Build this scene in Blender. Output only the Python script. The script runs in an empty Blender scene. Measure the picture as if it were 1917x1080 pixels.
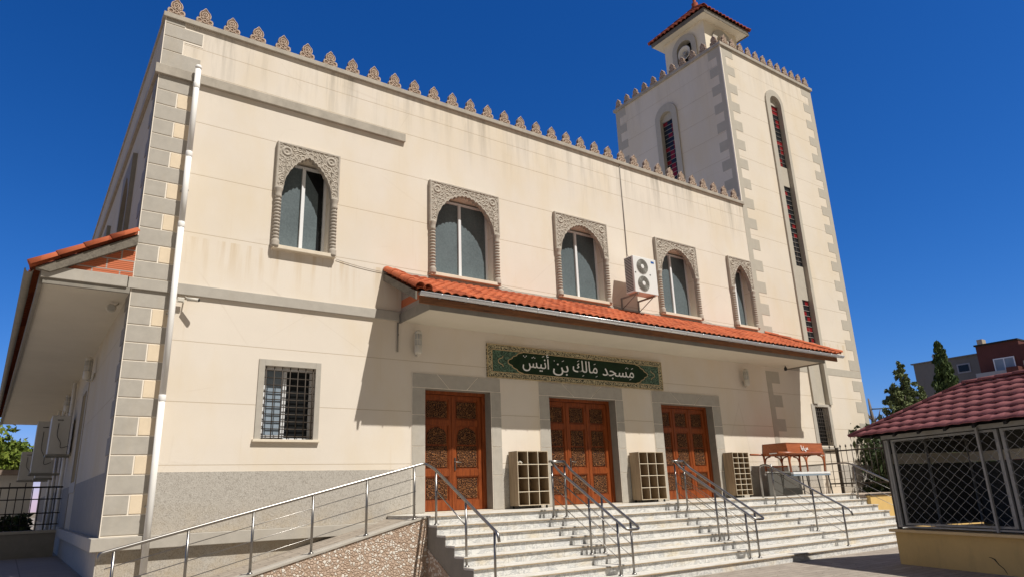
import bpy, bmesh, math, random
from mathutils import Vector, Matrix
R = math.radians
random.seed(7)
S = bpy.context.scene
COL = S.collection

# ------------------------------------------------------------------ camera
cam = bpy.data.cameras.new("camera"); cam_o = bpy.data.objects.new("camera", cam); COL.objects.link(cam_o)
yaw, pit, rol, F = 0.622902269, 0.289546531, -0.0359654555, 1286.926
fwd = Vector((math.sin(yaw)*math.cos(pit), math.cos(yaw)*math.cos(pit), math.sin(pit)))
rt = Vector((math.cos(yaw), -math.sin(yaw), 0)); up = rt.cross(fwd)
r2 = math.cos(rol)*rt + math.sin(rol)*up; u2 = -math.sin(rol)*rt + math.cos(rol)*up
cam_o.matrix_world = Matrix(((r2.x, u2.x, -fwd.x, -1.2884), (r2.y, u2.y, -fwd.y, -13.3333), (r2.z, u2.z, -fwd.z, 1.6076), (0, 0, 0, 1)))
cam.sensor_fit = 'HORIZONTAL'; cam.sensor_width = 36; cam.lens = 36*F/1917; cam.clip_start = .05; cam.clip_end = 3000
S.camera = cam_o
# ------------------------------------------------------------------ world + sun
SUN = Vector((.5, -1.45, 2.32)).normalized()
el = math.asin(SUN.z); az = math.atan2(SUN.x, SUN.y)
w = bpy.data.worlds.new("World"); S.world = w; w.use_nodes = True
nt = w.node_tree; bg = nt.nodes['Background']
sky = nt.nodes.new('ShaderNodeTexSky'); sky.sky_type = 'NISHITA'; sky.sun_disc = False
sky.sun_elevation = el; sky.sun_rotation = az; sky.altitude = 300; sky.air_density = 1.0; sky.dust_density = .25; sky.ozone_density = 5.0
# deepen the clear sky towards a polarised blue: per-channel power of the sky model
sp = nt.nodes.new('ShaderNodeSeparateColor'); cb = nt.nodes.new('ShaderNodeCombineColor'); nt.links.new(sky.outputs[0], sp.inputs[0])
for ch, (gain, ex) in enumerate(((.196, 1.99), (.713, 1.186), (1.55, 1.02))):
    pw = nt.nodes.new('ShaderNodeMath'); pw.operation = 'POWER'; pw.inputs[1].default_value = ex; nt.links.new(sp.outputs[ch], pw.inputs[0])
    ml = nt.nodes.new('ShaderNodeMath'); ml.operation = 'MULTIPLY'; ml.inputs[1].default_value = gain; nt.links.new(pw.outputs[0], ml.inputs[0]); nt.links.new(ml.outputs[0], cb.inputs[ch])
# pale warm fill added to the sky behind the viewer, offsetting blue shade
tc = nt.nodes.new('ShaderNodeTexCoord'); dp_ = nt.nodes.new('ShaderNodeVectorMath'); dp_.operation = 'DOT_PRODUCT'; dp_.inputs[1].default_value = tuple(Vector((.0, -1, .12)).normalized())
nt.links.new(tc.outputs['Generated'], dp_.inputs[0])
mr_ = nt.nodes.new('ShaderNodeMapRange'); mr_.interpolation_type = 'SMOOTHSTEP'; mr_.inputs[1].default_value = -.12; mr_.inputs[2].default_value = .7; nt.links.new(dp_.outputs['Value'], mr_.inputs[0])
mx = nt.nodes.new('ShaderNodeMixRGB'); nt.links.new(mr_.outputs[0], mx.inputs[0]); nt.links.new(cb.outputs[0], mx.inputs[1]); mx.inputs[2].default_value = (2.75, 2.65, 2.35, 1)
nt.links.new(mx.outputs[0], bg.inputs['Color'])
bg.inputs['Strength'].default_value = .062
sl = bpy.data.lights.new("sun", 'SUN'); sl.energy = 4.8; sl.angle = R(.53); sl.color = (1, .952, .88)
so = bpy.data.objects.new("sun", sl); COL.objects.link(so); so.rotation_euler = SUN.to_track_quat('Z', 'Y').to_euler(); so.location = (0, -20, 30)
S.view_settings.view_transform = 'Standard'; S.view_settings.look = 'None'; S.view_settings.gamma = 1
S.view_settings.exposure = .22

# ------------------------------------------------------------------ materials
class NT:
    """small node helper; position based, so textures stay put in the world"""
    def __init__(s, name, col=(.5, .5, .5), rough=.8, metal=0, spec=.35):
        s.m = bpy.data.materials.new(name); s.m.use_nodes = True; s.t = s.m.node_tree
        s.b = s.t.nodes['Principled BSDF']
        s.b.inputs['Base Color'].default_value = (*col, 1); s.b.inputs['Roughness'].default_value = rough
        s.b.inputs['Metallic'].default_value = metal; s.b.inputs['Specular IOR Level'].default_value = spec
        s.pos = None; s.bump_prev = None
    def n(s, typ, **kw):
        x = s.t.nodes.new(typ)
        for k, v in kw.items(): setattr(x, k, v)
        return x
    def l(s, a, b): s.t.links.new(a, b)
    def P(s, scale=None, off=None):
        if s.pos is None: s.pos = s.n('ShaderNodeNewGeometry').outputs['Position']
        if scale is None and off is None: return s.pos
        mp = s.n('ShaderNodeMapping'); s.l(s.pos, mp.inputs['Vector'])
        if scale: mp.inputs['Scale'].default_value = scale
        if off: mp.inputs['Location'].default_value = off
        return mp.outputs[0]
    def noise(s, sc, detail=4, rough=.6, vec=None, dist=0):
        x = s.n('ShaderNodeTexNoise'); x.inputs['Scale'].default_value = sc; x.inputs['Detail'].default_value = detail
        x.inputs['Roughness'].default_value = rough; x.inputs['Distortion'].default_value = dist
        s.l(vec or s.P(), x.inputs['Vector']); return x.outputs['Fac']
    def vor(s, sc, feature='F1', vec=None, out='Distance'):
        x = s.n('ShaderNodeTexVoronoi', feature=feature); x.inputs['Scale'].default_value = sc
        s.l(vec or s.P(), x.inputs['Vector']); return x.outputs[out]
    def ramp(s, fac, stops, interp='LINEAR'):
        x = s.n('ShaderNodeValToRGB'); s.l(fac, x.inputs[0]); e = x.color_ramp.elements; x.color_ramp.interpolation = interp
        while len(e) < len(stops): e.new(.5)
        for i, (p, c) in enumerate(stops):
            e[i].position = p; e[i].color = (*c, 1) if isinstance(c, tuple) else (c, c, c, 1)
        return x.outputs[0]
    def mix(s, fac, a, b, mode='MIX'):
        x = s.n('ShaderNodeMixRGB', blend_type=mode)
        for i, v in ((0, fac), (1, a), (2, b)):
            if isinstance(v, (int, float)): x.inputs[i].default_value = v if i == 0 else (v, v, v, 1)
            elif isinstance(v, tuple): x.inputs[i].default_value = (*v, 1)
            else: s.l(v, x.inputs[i])
        return x.outputs[0]
    def math(s, op, a, b=None, c=None):
        x = s.n('ShaderNodeMath', operation=op)
        for i, v in enumerate((a, b, c)):
            if v is None: continue
            if isinstance(v, (int, float)): x.inputs[i].default_value = v
            else: s.l(v, x.inputs[i])
        return x.outputs[0]
    def xyz(s):
        x = s.n('ShaderNodeSeparateXYZ'); s.l(s.P(), x.inputs[0]); return x.outputs
    def col(s, c): s.l(c, s.b.inputs['Base Color']) if not isinstance(c, tuple) else None
    def rough(s, c): s.l(c, s.b.inputs['Roughness'])
    def bump(s, h, strength=.3, dist=.02):
        x = s.n('ShaderNodeBump'); x.inputs['Strength'].default_value = strength; x.inputs['Distance'].default_value = dist
        s.l(h, x.inputs['Height'])
        if s.bump_prev is not None: s.l(s.bump_prev, x.inputs['Normal'])
        s.bump_prev = x.outputs[0]; s.l(s.bump_prev, s.b.inputs['Normal'])

M = {}
def lines(t, coord, vals, w_):
    acc = None
    for v in vals:
        c = t.math('COMPARE', coord, v, w_)
        acc = c if acc is None else t.math('ADD', acc, c)
    return acc
def mk_render(name, base, joints, streak_top=10.95, streak=.5):
    t = NT(name, base, .92, spec=.15)
    xyz = t.xyz()
    a = t.ramp(t.noise(.45, 5), [(.3, tuple(c*.95 for c in base)), (.7, tuple(min(1, c*1.04) for c in base))])
    a = t.mix(t.ramp(t.noise(60, 3), [(.3, 0.), (.7, .25)]), a, tuple(c*.82 for c in base))
    # ochre damp patches
    a = t.mix(t.math('MULTIPLY', t.ramp(t.noise(.7, 5, vec=t.P((1, 1, .5))), [(.45, 0.), (.7, 1.)]), .5), a, (base[0]*.93, base[1]*.85, base[2]*.68))
    # dark rain streaks running down from the coping
    st = t.noise(1, 6, .7, vec=t.P((3.6, 3.6, .22)))
    st = t.ramp(st, [(.47, 0.), (.66, 1.)])
    m1 = t.n('ShaderNodeMapRange'); t.l(xyz[2], m1.inputs[0]); m1.inputs[1].default_value = streak_top-1.7; m1.inputs[2].default_value = streak_top
    fade = t.math('MULTIPLY', st, m1.outputs[0])
    fade = t.math('MULTIPLY', fade, t.ramp(t.noise(.33, 2), [(.35, .15), (.65, 1.)]))
    a = t.mix(t.math('MULTIPLY', fade, streak), a, (.22, .20, .165))
    lowm = t.n('ShaderNodeMapRange'); t.l(xyz[2], lowm.inputs[0]); lowm.inputs[1].default_value = 5.55; lowm.inputs[2].default_value = 6.45
    hi_ = t.math('LESS_THAN', xyz[2], 6.46)
    dm_ = t.math('MULTIPLY', t.math('MULTIPLY', lowm.outputs[0], hi_), t.ramp(t.noise(1, 4, .6, vec=t.P((5, 5, .3))), [(.48, 0.), (.62, .5)]))
    a = t.mix(dm_, a, (base[0]*.75, base[1]*.62, base[2]*.42))
    ck = t.vor(.55, 'DISTANCE_TO_EDGE', vec=t.mix(.12, t.P(), t.n('ShaderNodeTexNoise').outputs['Color']))
    a = t.mix(t.math('MULTIPLY', t.ramp(ck, [(0., 1.), (.006, 0.)]), t.ramp(t.noise(.5, 3), [(.5, 0.), (.62, .18)])), a, (base[0]*.5, base[1]*.42, base[2]*.33))
    drip = t.ramp(t.noise(1, 3, .6, vec=t.P((9, 9, .35))), [(.63, 0.), (.78, .22)])
    a = t.mix(drip, a, (base[0]*.72, base[1]*.6, base[2]*.42))
    j = lines(t, xyz[2], joints, .006) if joints else None
    if j is not None:
        a = t.mix(t.math('MULTIPLY', j, .55), a, (base[0]*.55, base[1]*.45, base[2]*.3))
        t.bump(t.math('MULTIPLY', j, -1), .6, .01)
    t.col(a); t.bump(t.noise(130, 3), .35, .004); t.bump(t.noise(9, 3), .1, .01)
    return t.m
CREAM = (.695, .63, .545)
M['cream'] = mk_render('cream_render', CREAM, [2.28, 3.368, 4.459, 6.54, 7.735, 8.851, 9.93, 10.49], 10.95, .68)
M['cream_tower'] = mk_render('tower_render', (.67, .605, .515), [2.28, 3.368, 4.459, 6.54, 7.735, 8.851, 9.93, 10.98, 11.95, 12.95, 13.97, 14.88, 15.84, 16.75], 17.4, .4)
M['cream_shaded'] = mk_render('shaded_side_render', (.52, .47, .385), [3.5, 4.6, 7.7, 8.85, 9.9], 10.95, .5)  # front render darkened in colour to deepen the side wall's shade
M['cream_plain'] = mk_render('plain_render', (.72, .65, .52), [], 30, 0)
def mk_stone(name, base, var=.08, sc=5, b=.25, stain=(.42, .34, .22), stainf=.25, rough=.75):
    t = NT(name, base, rough, spec=.25)
    d = tuple(c*(1-var*2) for c in base); l = tuple(min(1, c*(1+var)) for c in base)
    a = t.ramp(t.noise(sc, 6, .65), [(.3, d), (.7, l)])
    a = t.mix(t.ramp(t.noise(90, 2), [(.35, 0.), (.7, .3)]), a, d)
    a = t.mix(t.ramp(t.noise(1.7, 5, .7, vec=t.P((1.5, 1.5, .5))), [(.52, 0.), (.8, stainf)]), a, stain)
    t.col(a); t.bump(t.noise(70, 4), b, .004); return t.m
M['stone'] = mk_stone('grey_stone', (.415, .385, .335), .06)
M['stone_dark'] = mk_stone('dark_grey_stone', (.25, .23, .195))
M['stone_tower'] = mk_stone('tower_grey_stone', (.44, .405, .34), .04)
M['stone_shade'] = mk_stone('shaded_grey_stone', (.25, .235, .21), .06)  # darker copy of the grey stone, shade of the side painted in
M['quoin_cream'] = mk_stone('cream_quoin', (.70, .585, .43), .04, 4)
M['mortar'] = mk_stone('pale_mortar', (.80, .73, .63), .02)
M['carved'] = mk_stone('carved_stone', (.43, .385, .325), .10, 9, .3)
M['sill'] = mk_stone('cream_sill', (.68, .6, .48), .05)
M['coping'] = mk_stone('coping_stone', (.40, .36, .30), .12, 3, .3, (.16, .14, .11), .45)
M['merlon'] = mk_stone('shaded_merlon_terracotta', (.27, .175, .12), .3, 22, .5, (.14, .09, .06), .5)  # terracotta darkened to stand for shade in the holes behind the tracery
M['merlon_relief'] = mk_stone('merlon_relief', (.54, .42, .33), .2, 18, .4, (.30, .21, .15), .5)
def mk_dado():
    t = NT('dado_roughcast', (.4, .38, .34), .9, spec=.2)
    v = t.noise(26, 3, .55, dist=2.2)
    a = t.ramp(v, [(.38, (.30, .275, .24)), (.5, (.43, .40, .355)), (.68, (.47, .445, .40))])
    xyz = t.xyz(); mr = t.n('ShaderNodeMapRange'); t.l(xyz[2], mr.inputs[0]); mr.inputs[1].default_value = 1.7; mr.inputs[2].default_value = 1.15
    dm = t.math('MULTIPLY', mr.outputs[0], t.ramp(t.noise(1.6, 5, .7), [(.38, 0.), (.65, .55)]))
    a = t.mix(dm, a, (.42, .33, .21))
    t.col(a); t.bump(v, .55, .012); return t.m
M['dado'] = mk_dado()
def mk_tile(name, base, dark, cell=(4.4, 1, 2.9)):
    t = NT(name, base, .88, spec=.15)
    wn = t.n('ShaderNodeTexWhiteNoise', noise_dimensions='3D')
    sn = t.n('ShaderNodeVectorMath', operation='FLOOR'); t.l(t.P(cell), sn.inputs[0]); t.l(sn.outputs[0], wn.inputs['Vector'])
    a = t.ramp(wn.outputs['Value'], [(0., dark), (.5, base), (1., tuple(min(1, c*1.15) for c in base))])
    a = t.mix(t.ramp(t.noise(14, 5, .7), [(.4, 0.), (.8, .4)]), a, dark)
    a = t.mix(t.ramp(t.noise(2.3, 5, .7), [(.5, 0.), (.8, .3)]), a, (.16, .09, .06))
    t.col(a); t.bump(t.noise(60, 3), .25, .004); return t.m
M['tile'] = mk_tile('terracotta_tile', (.46, .125, .056), (.30, .072, .034))
M['tile_side'] = mk_tile('terracotta_tile_weathered', (.50, .14, .06), (.34, .08, .04))
M['tile_tower'] = mk_tile('red_tile', (.36, .09, .05), (.17, .05, .035), (3.5, 3.5, 2.9))
M['tile_kiosk'] = mk_tile('maroon_metal_tile', (.26, .098, .098), (.20, .07, .07), (4.2, 4.2, 3))
def mk_brick():
    t = NT('hollow_brick', (.5, .16, .07), .8)
    b = t.n('ShaderNodeTexBrick'); mp = t.n('ShaderNodeMapping'); mp.inputs['Rotation'].default_value = (R(90), 0, 0); t.l(t.P(), mp.inputs[0])
    t.l(mp.outputs[0], b.inputs['Vector']); b.inputs['Color1'].default_value = (.52, .15, .065, 1); b.inputs['Color2'].default_value = (.43, .12, .05, 1)
    b.inputs['Mortar'].default_value = (.35, .32, .29, 1); b.inputs['Scale'].default_value = 1; b.inputs['Brick Width'].default_value = .42
    b.inputs['Row Height'].default_value = .2; b.inputs['Mortar Size'].default_value = .012
    wv = t.n('ShaderNodeTexWave'); wv.wave_type = 'BANDS'; wv.bands_direction = 'Z'; wv.inputs['Scale'].default_value = 9; wv.inputs['Distortion'].default_value = 1; t.l(t.P(), wv.inputs[0])
    a = t.mix(t.math('MULTIPLY', wv.outputs['Fac'], .3), b.outputs[0], (.25, .07, .03)); t.col(a); t.bump(wv.outputs['Fac'], .4, .01); return t.m
M['brick'] = mk_brick()
def mk_wood(name, base, dark, ax=(14, 14, 1.2), rough=.35, coat=.35):
    t = NT(name, base, rough, spec=.25)
    g = t.noise(1, 6, .7, vec=t.P(ax), dist=1.5)
    a = t.ramp(g, [(.3, dark), (.55, base), (.8, tuple(min(1, c*1.25) for c in base))])
    t.col(a); t.b.inputs['Coat Weight'].default_value = coat; t.b.inputs['Coat Roughness'].default_value = .25; t.bump(g, .12, .004); return t.m
M['door'] = mk_wood('varnished_door_wood', (.235, .055, .012), (.10, .020, .005), (14, 14, 1.2), .5, .06)
M['bier'] = mk_wood('reddish_bier_wood', (.36, .105, .035), (.22, .06, .02), (2, 14, 14))
M['cubby'] = mk_wood('wood_laminate', (.33, .245, .155), (.21, .15, .09), (16, 16, 1.1), .6, 0)
M['cubby_edge'] = NT('pale_edge_band', (.60, .52, .40), .6).m
M['eave_wood'] = mk_wood('weathered_eave_wood', (.24, .105, .045), (.10, .05, .03), (1.2, 14, 14), .75, 0)
M['greywood'] = mk_wood('grey_weathered_timber', (.17, .15, .12), (.10, .085, .07), (14, 1.5, 14), .8, 0)
def mk_carve():
    t = NT('carved_door_panel', (.2, .06, .02), .6, spec=.2)
    p = t.P((13, 1, 13)); v = t.vor(1.3, 'F1', vec=p); r_ = t.math('SINE', t.math('MULTIPLY', v, 15.))
    n_ = t.noise(30, 3, dist=1.2)
    h = t.math('ADD', r_, t.math('MULTIPLY', n_, .9))
    a = t.ramp(h, [(.1, (.028, .010, .005)), (.55, (.12, .034, .011)), (1., (.21, .09, .032))])
    t.col(a); t.bump(h, .9, .012); return t.m
M['carve'] = mk_carve()
M['gilt'] = NT('brassy_inlay', (.25, .19, .08), .4, .3).m
def mk_glass(name, base, var):
    t = NT(name, base, .5, spec=.15)
    a = t.ramp(t.noise(24, 4, .7), [(.3, tuple(c*(1-var) for c in base)), (.7, tuple(c*(1+var) for c in base))])
    a = t.mix(.5, a, t.ramp(t.noise(.8, 3), [(.3, tuple(c*.7 for c in base)), (.7, tuple(c*1.35 for c in base))]))
    t.col(a); t.bump(t.noise(70, 3), .35, .006); return t.m
M['frosted'] = mk_glass('frosted_glass', (.105, .132, .142), .4)
M['frosted_light'] = mk_glass('net_curtain_glass', (.22, .27, .32), .15)
M['darkglass'] = NT('dark_window_void', (.012, .013, .014), .15, spec=.25).m
M['alu'] = NT('white_aluminium', (.72, .73, .74), .35, spec=.5).m
M['pvc'] = mk_stone('white_pvc', (.82, .81, .78), .03, 3, .05, (.5, .45, .36), .3, .62)
M['gutter'] = NT('white_gutter', (.72, .74, .76), .25, .35).m
M['steel'] = NT('stainless_steel', (.30, .285, .265), .34, 1.).m
M['iron'] = NT('painted_iron', (.045, .04, .037), .55, .4).m
M['iron_brown'] = NT('brown_grille_iron', (.06, .048, .038), .6, .3).m
M['soffit'] = mk_stone('painted_soffit', (.64, .59, .49), .03, 1.2, .08, (.5, .42, .3), .12)
def mk_marble():
    t = NT('white_marble', (.6, .6, .57), .38, spec=.45)
    wv = t.noise(1.5, 6, .66, vec=t.P((1, .5, 2.0)), dist=2.2)
    a = t.ramp(wv, [(.34, (.64, .63, .60)), (.44, (.65, .64, .61)), (.475, (.38, .385, .39)), (.51, (.59, .58, .54)), (.56, (.66, .65, .63)), (.61, (.45, .455, .46)), (.67, (.62, .615, .59))])
    cr = t.vor(3.0, 'DISTANCE_TO_EDGE', vec=t.P((1, .3, 1.7)))
    a = t.mix(t.ramp(cr, [(0., .55), (.05, 0.)]), a, (.33, .335, .34))
    ye = t.ramp(t.noise(1.1, 4, .6, vec=t.P((1, 1, 3))), [(.55, 0.), (.72, .6)])
    a = t.mix(ye, a, (.58, .46, .27))
    xyz = t.xyz(); fr = t.math('FRACT', t.math('MULTIPLY', xyz[0], 1/.62)); j = t.math('COMPARE', fr, .5, .009)
    a = t.mix(t.math('MULTIPLY', j, .6), a, (.3, .28, .24))
    t.col(a); t.bump(t.noise(20, 3), .04, .004); return t.m
M['marble'] = mk_marble()
def mk_tread():
    t = NT('stair_nosing_stone', (.6, .55, .45), .5)
    a = t.ramp(t.noise(2.2, 6, .7, vec=t.P((1, 3, 1)), dist=1), [(.3, (.50, .47, .41)), (.6, (.62, .60, .55)), (.8, (.68, .66, .62))])
    a = t.mix(t.ramp(t.noise(6, 5, .7), [(.55, 0.), (.8, .65)]), a, (.42, .27, .13))
    xyz = t.xyz(); fr = t.math('FRACT', t.math('MULTIPLY', xyz[0], 1/1.24)); j = t.math('COMPARE', fr, .5, .004)
    a = t.mix(t.math('MULTIPLY', j, .7), a, (.25, .2, .15)); t.col(a); return t.m
M['tread'] = mk_tread()
M['nosing_shadow_line'] = mk_stone('ochre_stain_and_shadow', (.36, .25, .14), .15, 6, .2, (.24, .14, .06), .5)  # ochre stain, darkened to paint the shadow line under the nosing
def mk_mosaic():
    t = NT('pebble_mosaic', (.4, .3, .2), .8)
    p = t.P((1, 1, 1)); ns = t.n('ShaderNodeTexNoise'); ns.inputs['Scale'].default_value = 3
    e = t.vor(21, 'DISTANCE_TO_EDGE'); c = t.vor(21, 'F1', out='Color'); sc = t.n('ShaderNodeSeparateColor'); t.l(c, sc.inputs[0])
    stone = t.ramp(sc.outputs[0], [(0., (.42, .31, .23)), (.55, (.50, .385, .30)), (.63, (.63, .58, .51)), (1., (.70, .66, .59))], 'LINEAR')
    k = t.ramp(e, [(.07, 0.), (.14, 1.)])
    a = t.mix(k, (.37, .265, .19), stone); t.col(a); t.bump(t.ramp(e, [(.03, 0.), (.2, 1.)]), .6, .02); return t.m
M['mosaic'] = mk_mosaic()
def mk_paving():
    t = NT('concrete_paving', (.3, .26, .22), .85)
    b = t.n('ShaderNodeTexBrick'); t.l(t.P(), b.inputs['Vector']); b.inputs['Scale'].default_value = 1
    b.inputs['Color1'].default_value = (.36, .31, .25, 1); b.inputs['Color2'].default_value = (.27, .23, .185, 1); b.inputs['Mortar'].default_value = (.10, .085, .07, 1)
    b.inputs['Brick Width'].default_value = .40; b.inputs['Row Height'].default_value = .20; b.inputs['Mortar Size'].default_value = .010; b.inputs['Mortar Smooth'].default_value = .5
    a = t.mix(.25, b.outputs[0], t.ramp(t.noise(1.3, 6, .7), [(.3, (.24, .20, .165)), (.7, (.36, .32, .27))]))
    a = t.mix(t.ramp(t.noise(5, 6, .75), [(.45, 0.), (.75, .55)]), a, (.17, .14, .11))
    t.col(a); t.bump(b.outputs['Fac'], -.3, .006); t.bump(t.noise(40, 4), .2, .005); return t.m
M['paving'] = mk_paving()
def mk_slabs(name, base, wd, ht):
    t = NT(name, base, .85)
    b = t.n('ShaderNodeTexBrick'); t.l(t.P(), b.inputs['Vector']); b.offset = 0; b.inputs['Scale'].default_value = 1
    b.inputs['Color1'].default_value = (*base, 1); b.inputs['Color2'].default_value = (*[c*.92 for c in base], 1); b.inputs['Mortar'].default_value = (*[c*.6 for c in base], 1)
    b.inputs['Brick Width'].default_value = wd; b.inputs['Row Height'].default_value = ht; b.inputs['Mortar Size'].default_value = .012
    a = t.mix(t.ramp(t.noise(3, 5), [(.45, 0.), (.8, .3)]), b.outputs[0], tuple(c*.65 for c in base)); t.col(a); t.bump(t.noise(40, 3), .2, .005); return t.m
M['slabs'] = mk_slabs('grey_slabs', (.30, .27, .245), .9, .9)
M['tanpave'] = mk_slabs('tan_paving', (.42, .34, .27), .4, .4)
M['earth'] = mk_stone('dry_earth', (.22, .18, .12), .15, .6)
M['yellow'] = mk_stone('yellow_painted_wall', (.66, .45, .17), .05, 1.8, .35, (.26, .17, .08), .35)
M['yellow_cap'] = mk_stone('yellow_painted_cap', (.70, .50, .24), .05, 3)
M['meshwire'] = NT('galvanised_wire', (.34, .34, .32), .5, .3).m
M['framegrey'] = mk_stone('pale_painted_steel', (.30, .295, .27), .08, 6, .1, (.2, .16, .1), .4, .55)
M['dark'] = NT('dark_void', (.02, .019, .017), .9).m
def mk_net():
    t = NT('dark_shade_net', (.03, .03, .026), .95)
    a = t.ramp(t.noise(45, 4, .7), [(.4, (.05, .05, .042)), (.62, (.10, .098, .085)), (.75, (.20, .19, .16))]); t.col(a); return t.m
M['net'] = mk_net()
def mk_foliage(name, a1, a2, a3):
    t = NT(name, a1, .7, spec=.2)
    oi = t.n('ShaderNodeNewGeometry'); v = oi.outputs['Random Per Island']
    c = t.ramp(v, [(0., a1), (.5, a2), (1., a3)])
    c = t.mix(t.ramp(t.noise(1.1, 3), [(.35, 0.), (.7, .5)]), c, a3); t.col(c)
    t.b.inputs['Subsurface Weight'].default_value = 0
    return t.m
M['leaf_cypress'] = mk_foliage('cypress_foliage', (.025, .045, .017), (.045, .075, .025), (.085, .12, .035))
M['leaf_conifer'] = mk_foliage('conifer_foliage', (.05, .075, .035), (.11, .145, .06), (.22, .25, .11))
M['leaf_broad'] = mk_foliage('broadleaf_foliage', (.05, .085, .012), (.10, .15, .02), (.17, .20, .03))
M['leaf_dark'] = mk_foliage('dark_shrub_foliage', (.018, .03, .012), (.03, .045, .018), (.05, .07, .025))
M['bark'] = mk_stone('bark', (.12, .10, .085), .25, 12)
M['bare'] = mk_stone('bare_branch', (.17, .14, .12), .2, 12)
M['apt_grey'] = mk_stone('grey_block_render', (.175, .165, .145), .06, .3, .05, (.09, .08, .07), .3)
M['apt_red'] = mk_stone('red_brick_cladding', (.105, .036, .029), .08, .8, .05, (.09, .03, .02), .3)
M['apt_white'] = mk_stone('white_balcony', (.30, .31, .33), .05, .6)
M['apt_cream'] = mk_stone('cream_block_render', (.42, .36, .28), .05, .6)
M['white_bldg'] = mk_stone('white_annex_wall', (.62, .60, .56), .05, 1)
M['sheet_roof'] = mk_stone('sheet_roof', (.26, .20, .16), .15, 2)
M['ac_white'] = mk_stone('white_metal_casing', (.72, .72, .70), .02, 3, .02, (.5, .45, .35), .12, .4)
M['ac_dim'] = mk_stone('dull_metal_casing', (.50, .49, .46), .04, 3, .02, (.3, .27, .2), .2, .5)  # greyer, darker copy of the white casing
M['ac_grille'] = NT('fan_guard_grey', (.30, .29, .26), .5, .2).m
M['coil'] = NT('black_coil', (.03, .03, .03), .6, .2).m
M['lamp_white'] = NT('off_white_plastic', (.55, .52, .45), .5).m
M['lamp_glass'] = NT('lamp_diffuser', (.40, .39, .36), .3).m
M['cable'] = NT('grey_cable', (.26, .23, .2), .7).m
M['cable_dark'] = NT('black_cable', (.03, .03, .03), .7).m
M['panel_grey'] = NT('dark_grey_board', (.085, .08, .07), .6).m
M['white_letter'] = NT('white_paint', (.80, .80, .78), .6).m
M['green'] = mk_stone('deep_green_enamel', (.007, .026, .008), .15, 4, .02, (.005, .02, .008), .3, .7)
def mk_signborder(name, c1, c2, sc):
    t = NT(name, c1, .6)
    p = t.P((sc, 1, sc)); v = t.vor(1., 'F1', vec=p); r_ = t.math('SINE', t.math('MULTIPLY', v, 12.))
    h = t.math('ADD', r_, t.math('MULTIPLY', t.noise(40, 2), .8))
    a = t.ramp(h, [(.25, c2), (.55, c1), (1., tuple(min(1, c*1.2) for c in c1))]); t.col(a); return t.m
M['sign_border'] = mk_signborder('sign_border_ornament', (.42, .36, .22), (.03, .035, .022), 22)
M['sign_corner'] = mk_signborder('sign_corner_arabesque', (.085, .15, .10), (.015, .035, .022), 20)
M['sign_line'] = NT('sign_gold_line', (.44, .33, .18), .6).m
def mk_stained():
    t = NT('stained_glass', (.02, .02, .03), .25)
    fl = t.n('ShaderNodeVectorMath', operation='FLOOR'); t.l(t.P((1/.19, 1/.19, 1/.19), (.03, .5, 0)), fl.inputs[0])
    wn = t.n('ShaderNodeTexWhiteNoise'); t.l(fl.outputs[0], wn.inputs['Vector'])
    a = t.ramp(wn.outputs['Value'], [(0., (.012, .016, .022)), (.45, (.02, .03, .03)), (.62, (.30, .008, .012)), (.85, (.16, .01, .012))], 'CONSTANT')
    t.col(a); return t.m
M['stained'] = mk_stained()
M['glass_black'] = NT('dark_glass_brick', (.016, .018, .022), .3).m
M['glass_red'] = NT('red_glass_brick', (.21, .010, .014), .35).m
M['lead'] = NT('glazing_bar', (.30, .28, .26), .6).m
M['steel_strip'] = NT('lift_sign_blue', (.02, .10, .35), .5).m
M['asphalt'] = mk_stone('asphalt', (.06, .06, .06), .1, 5)

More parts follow.
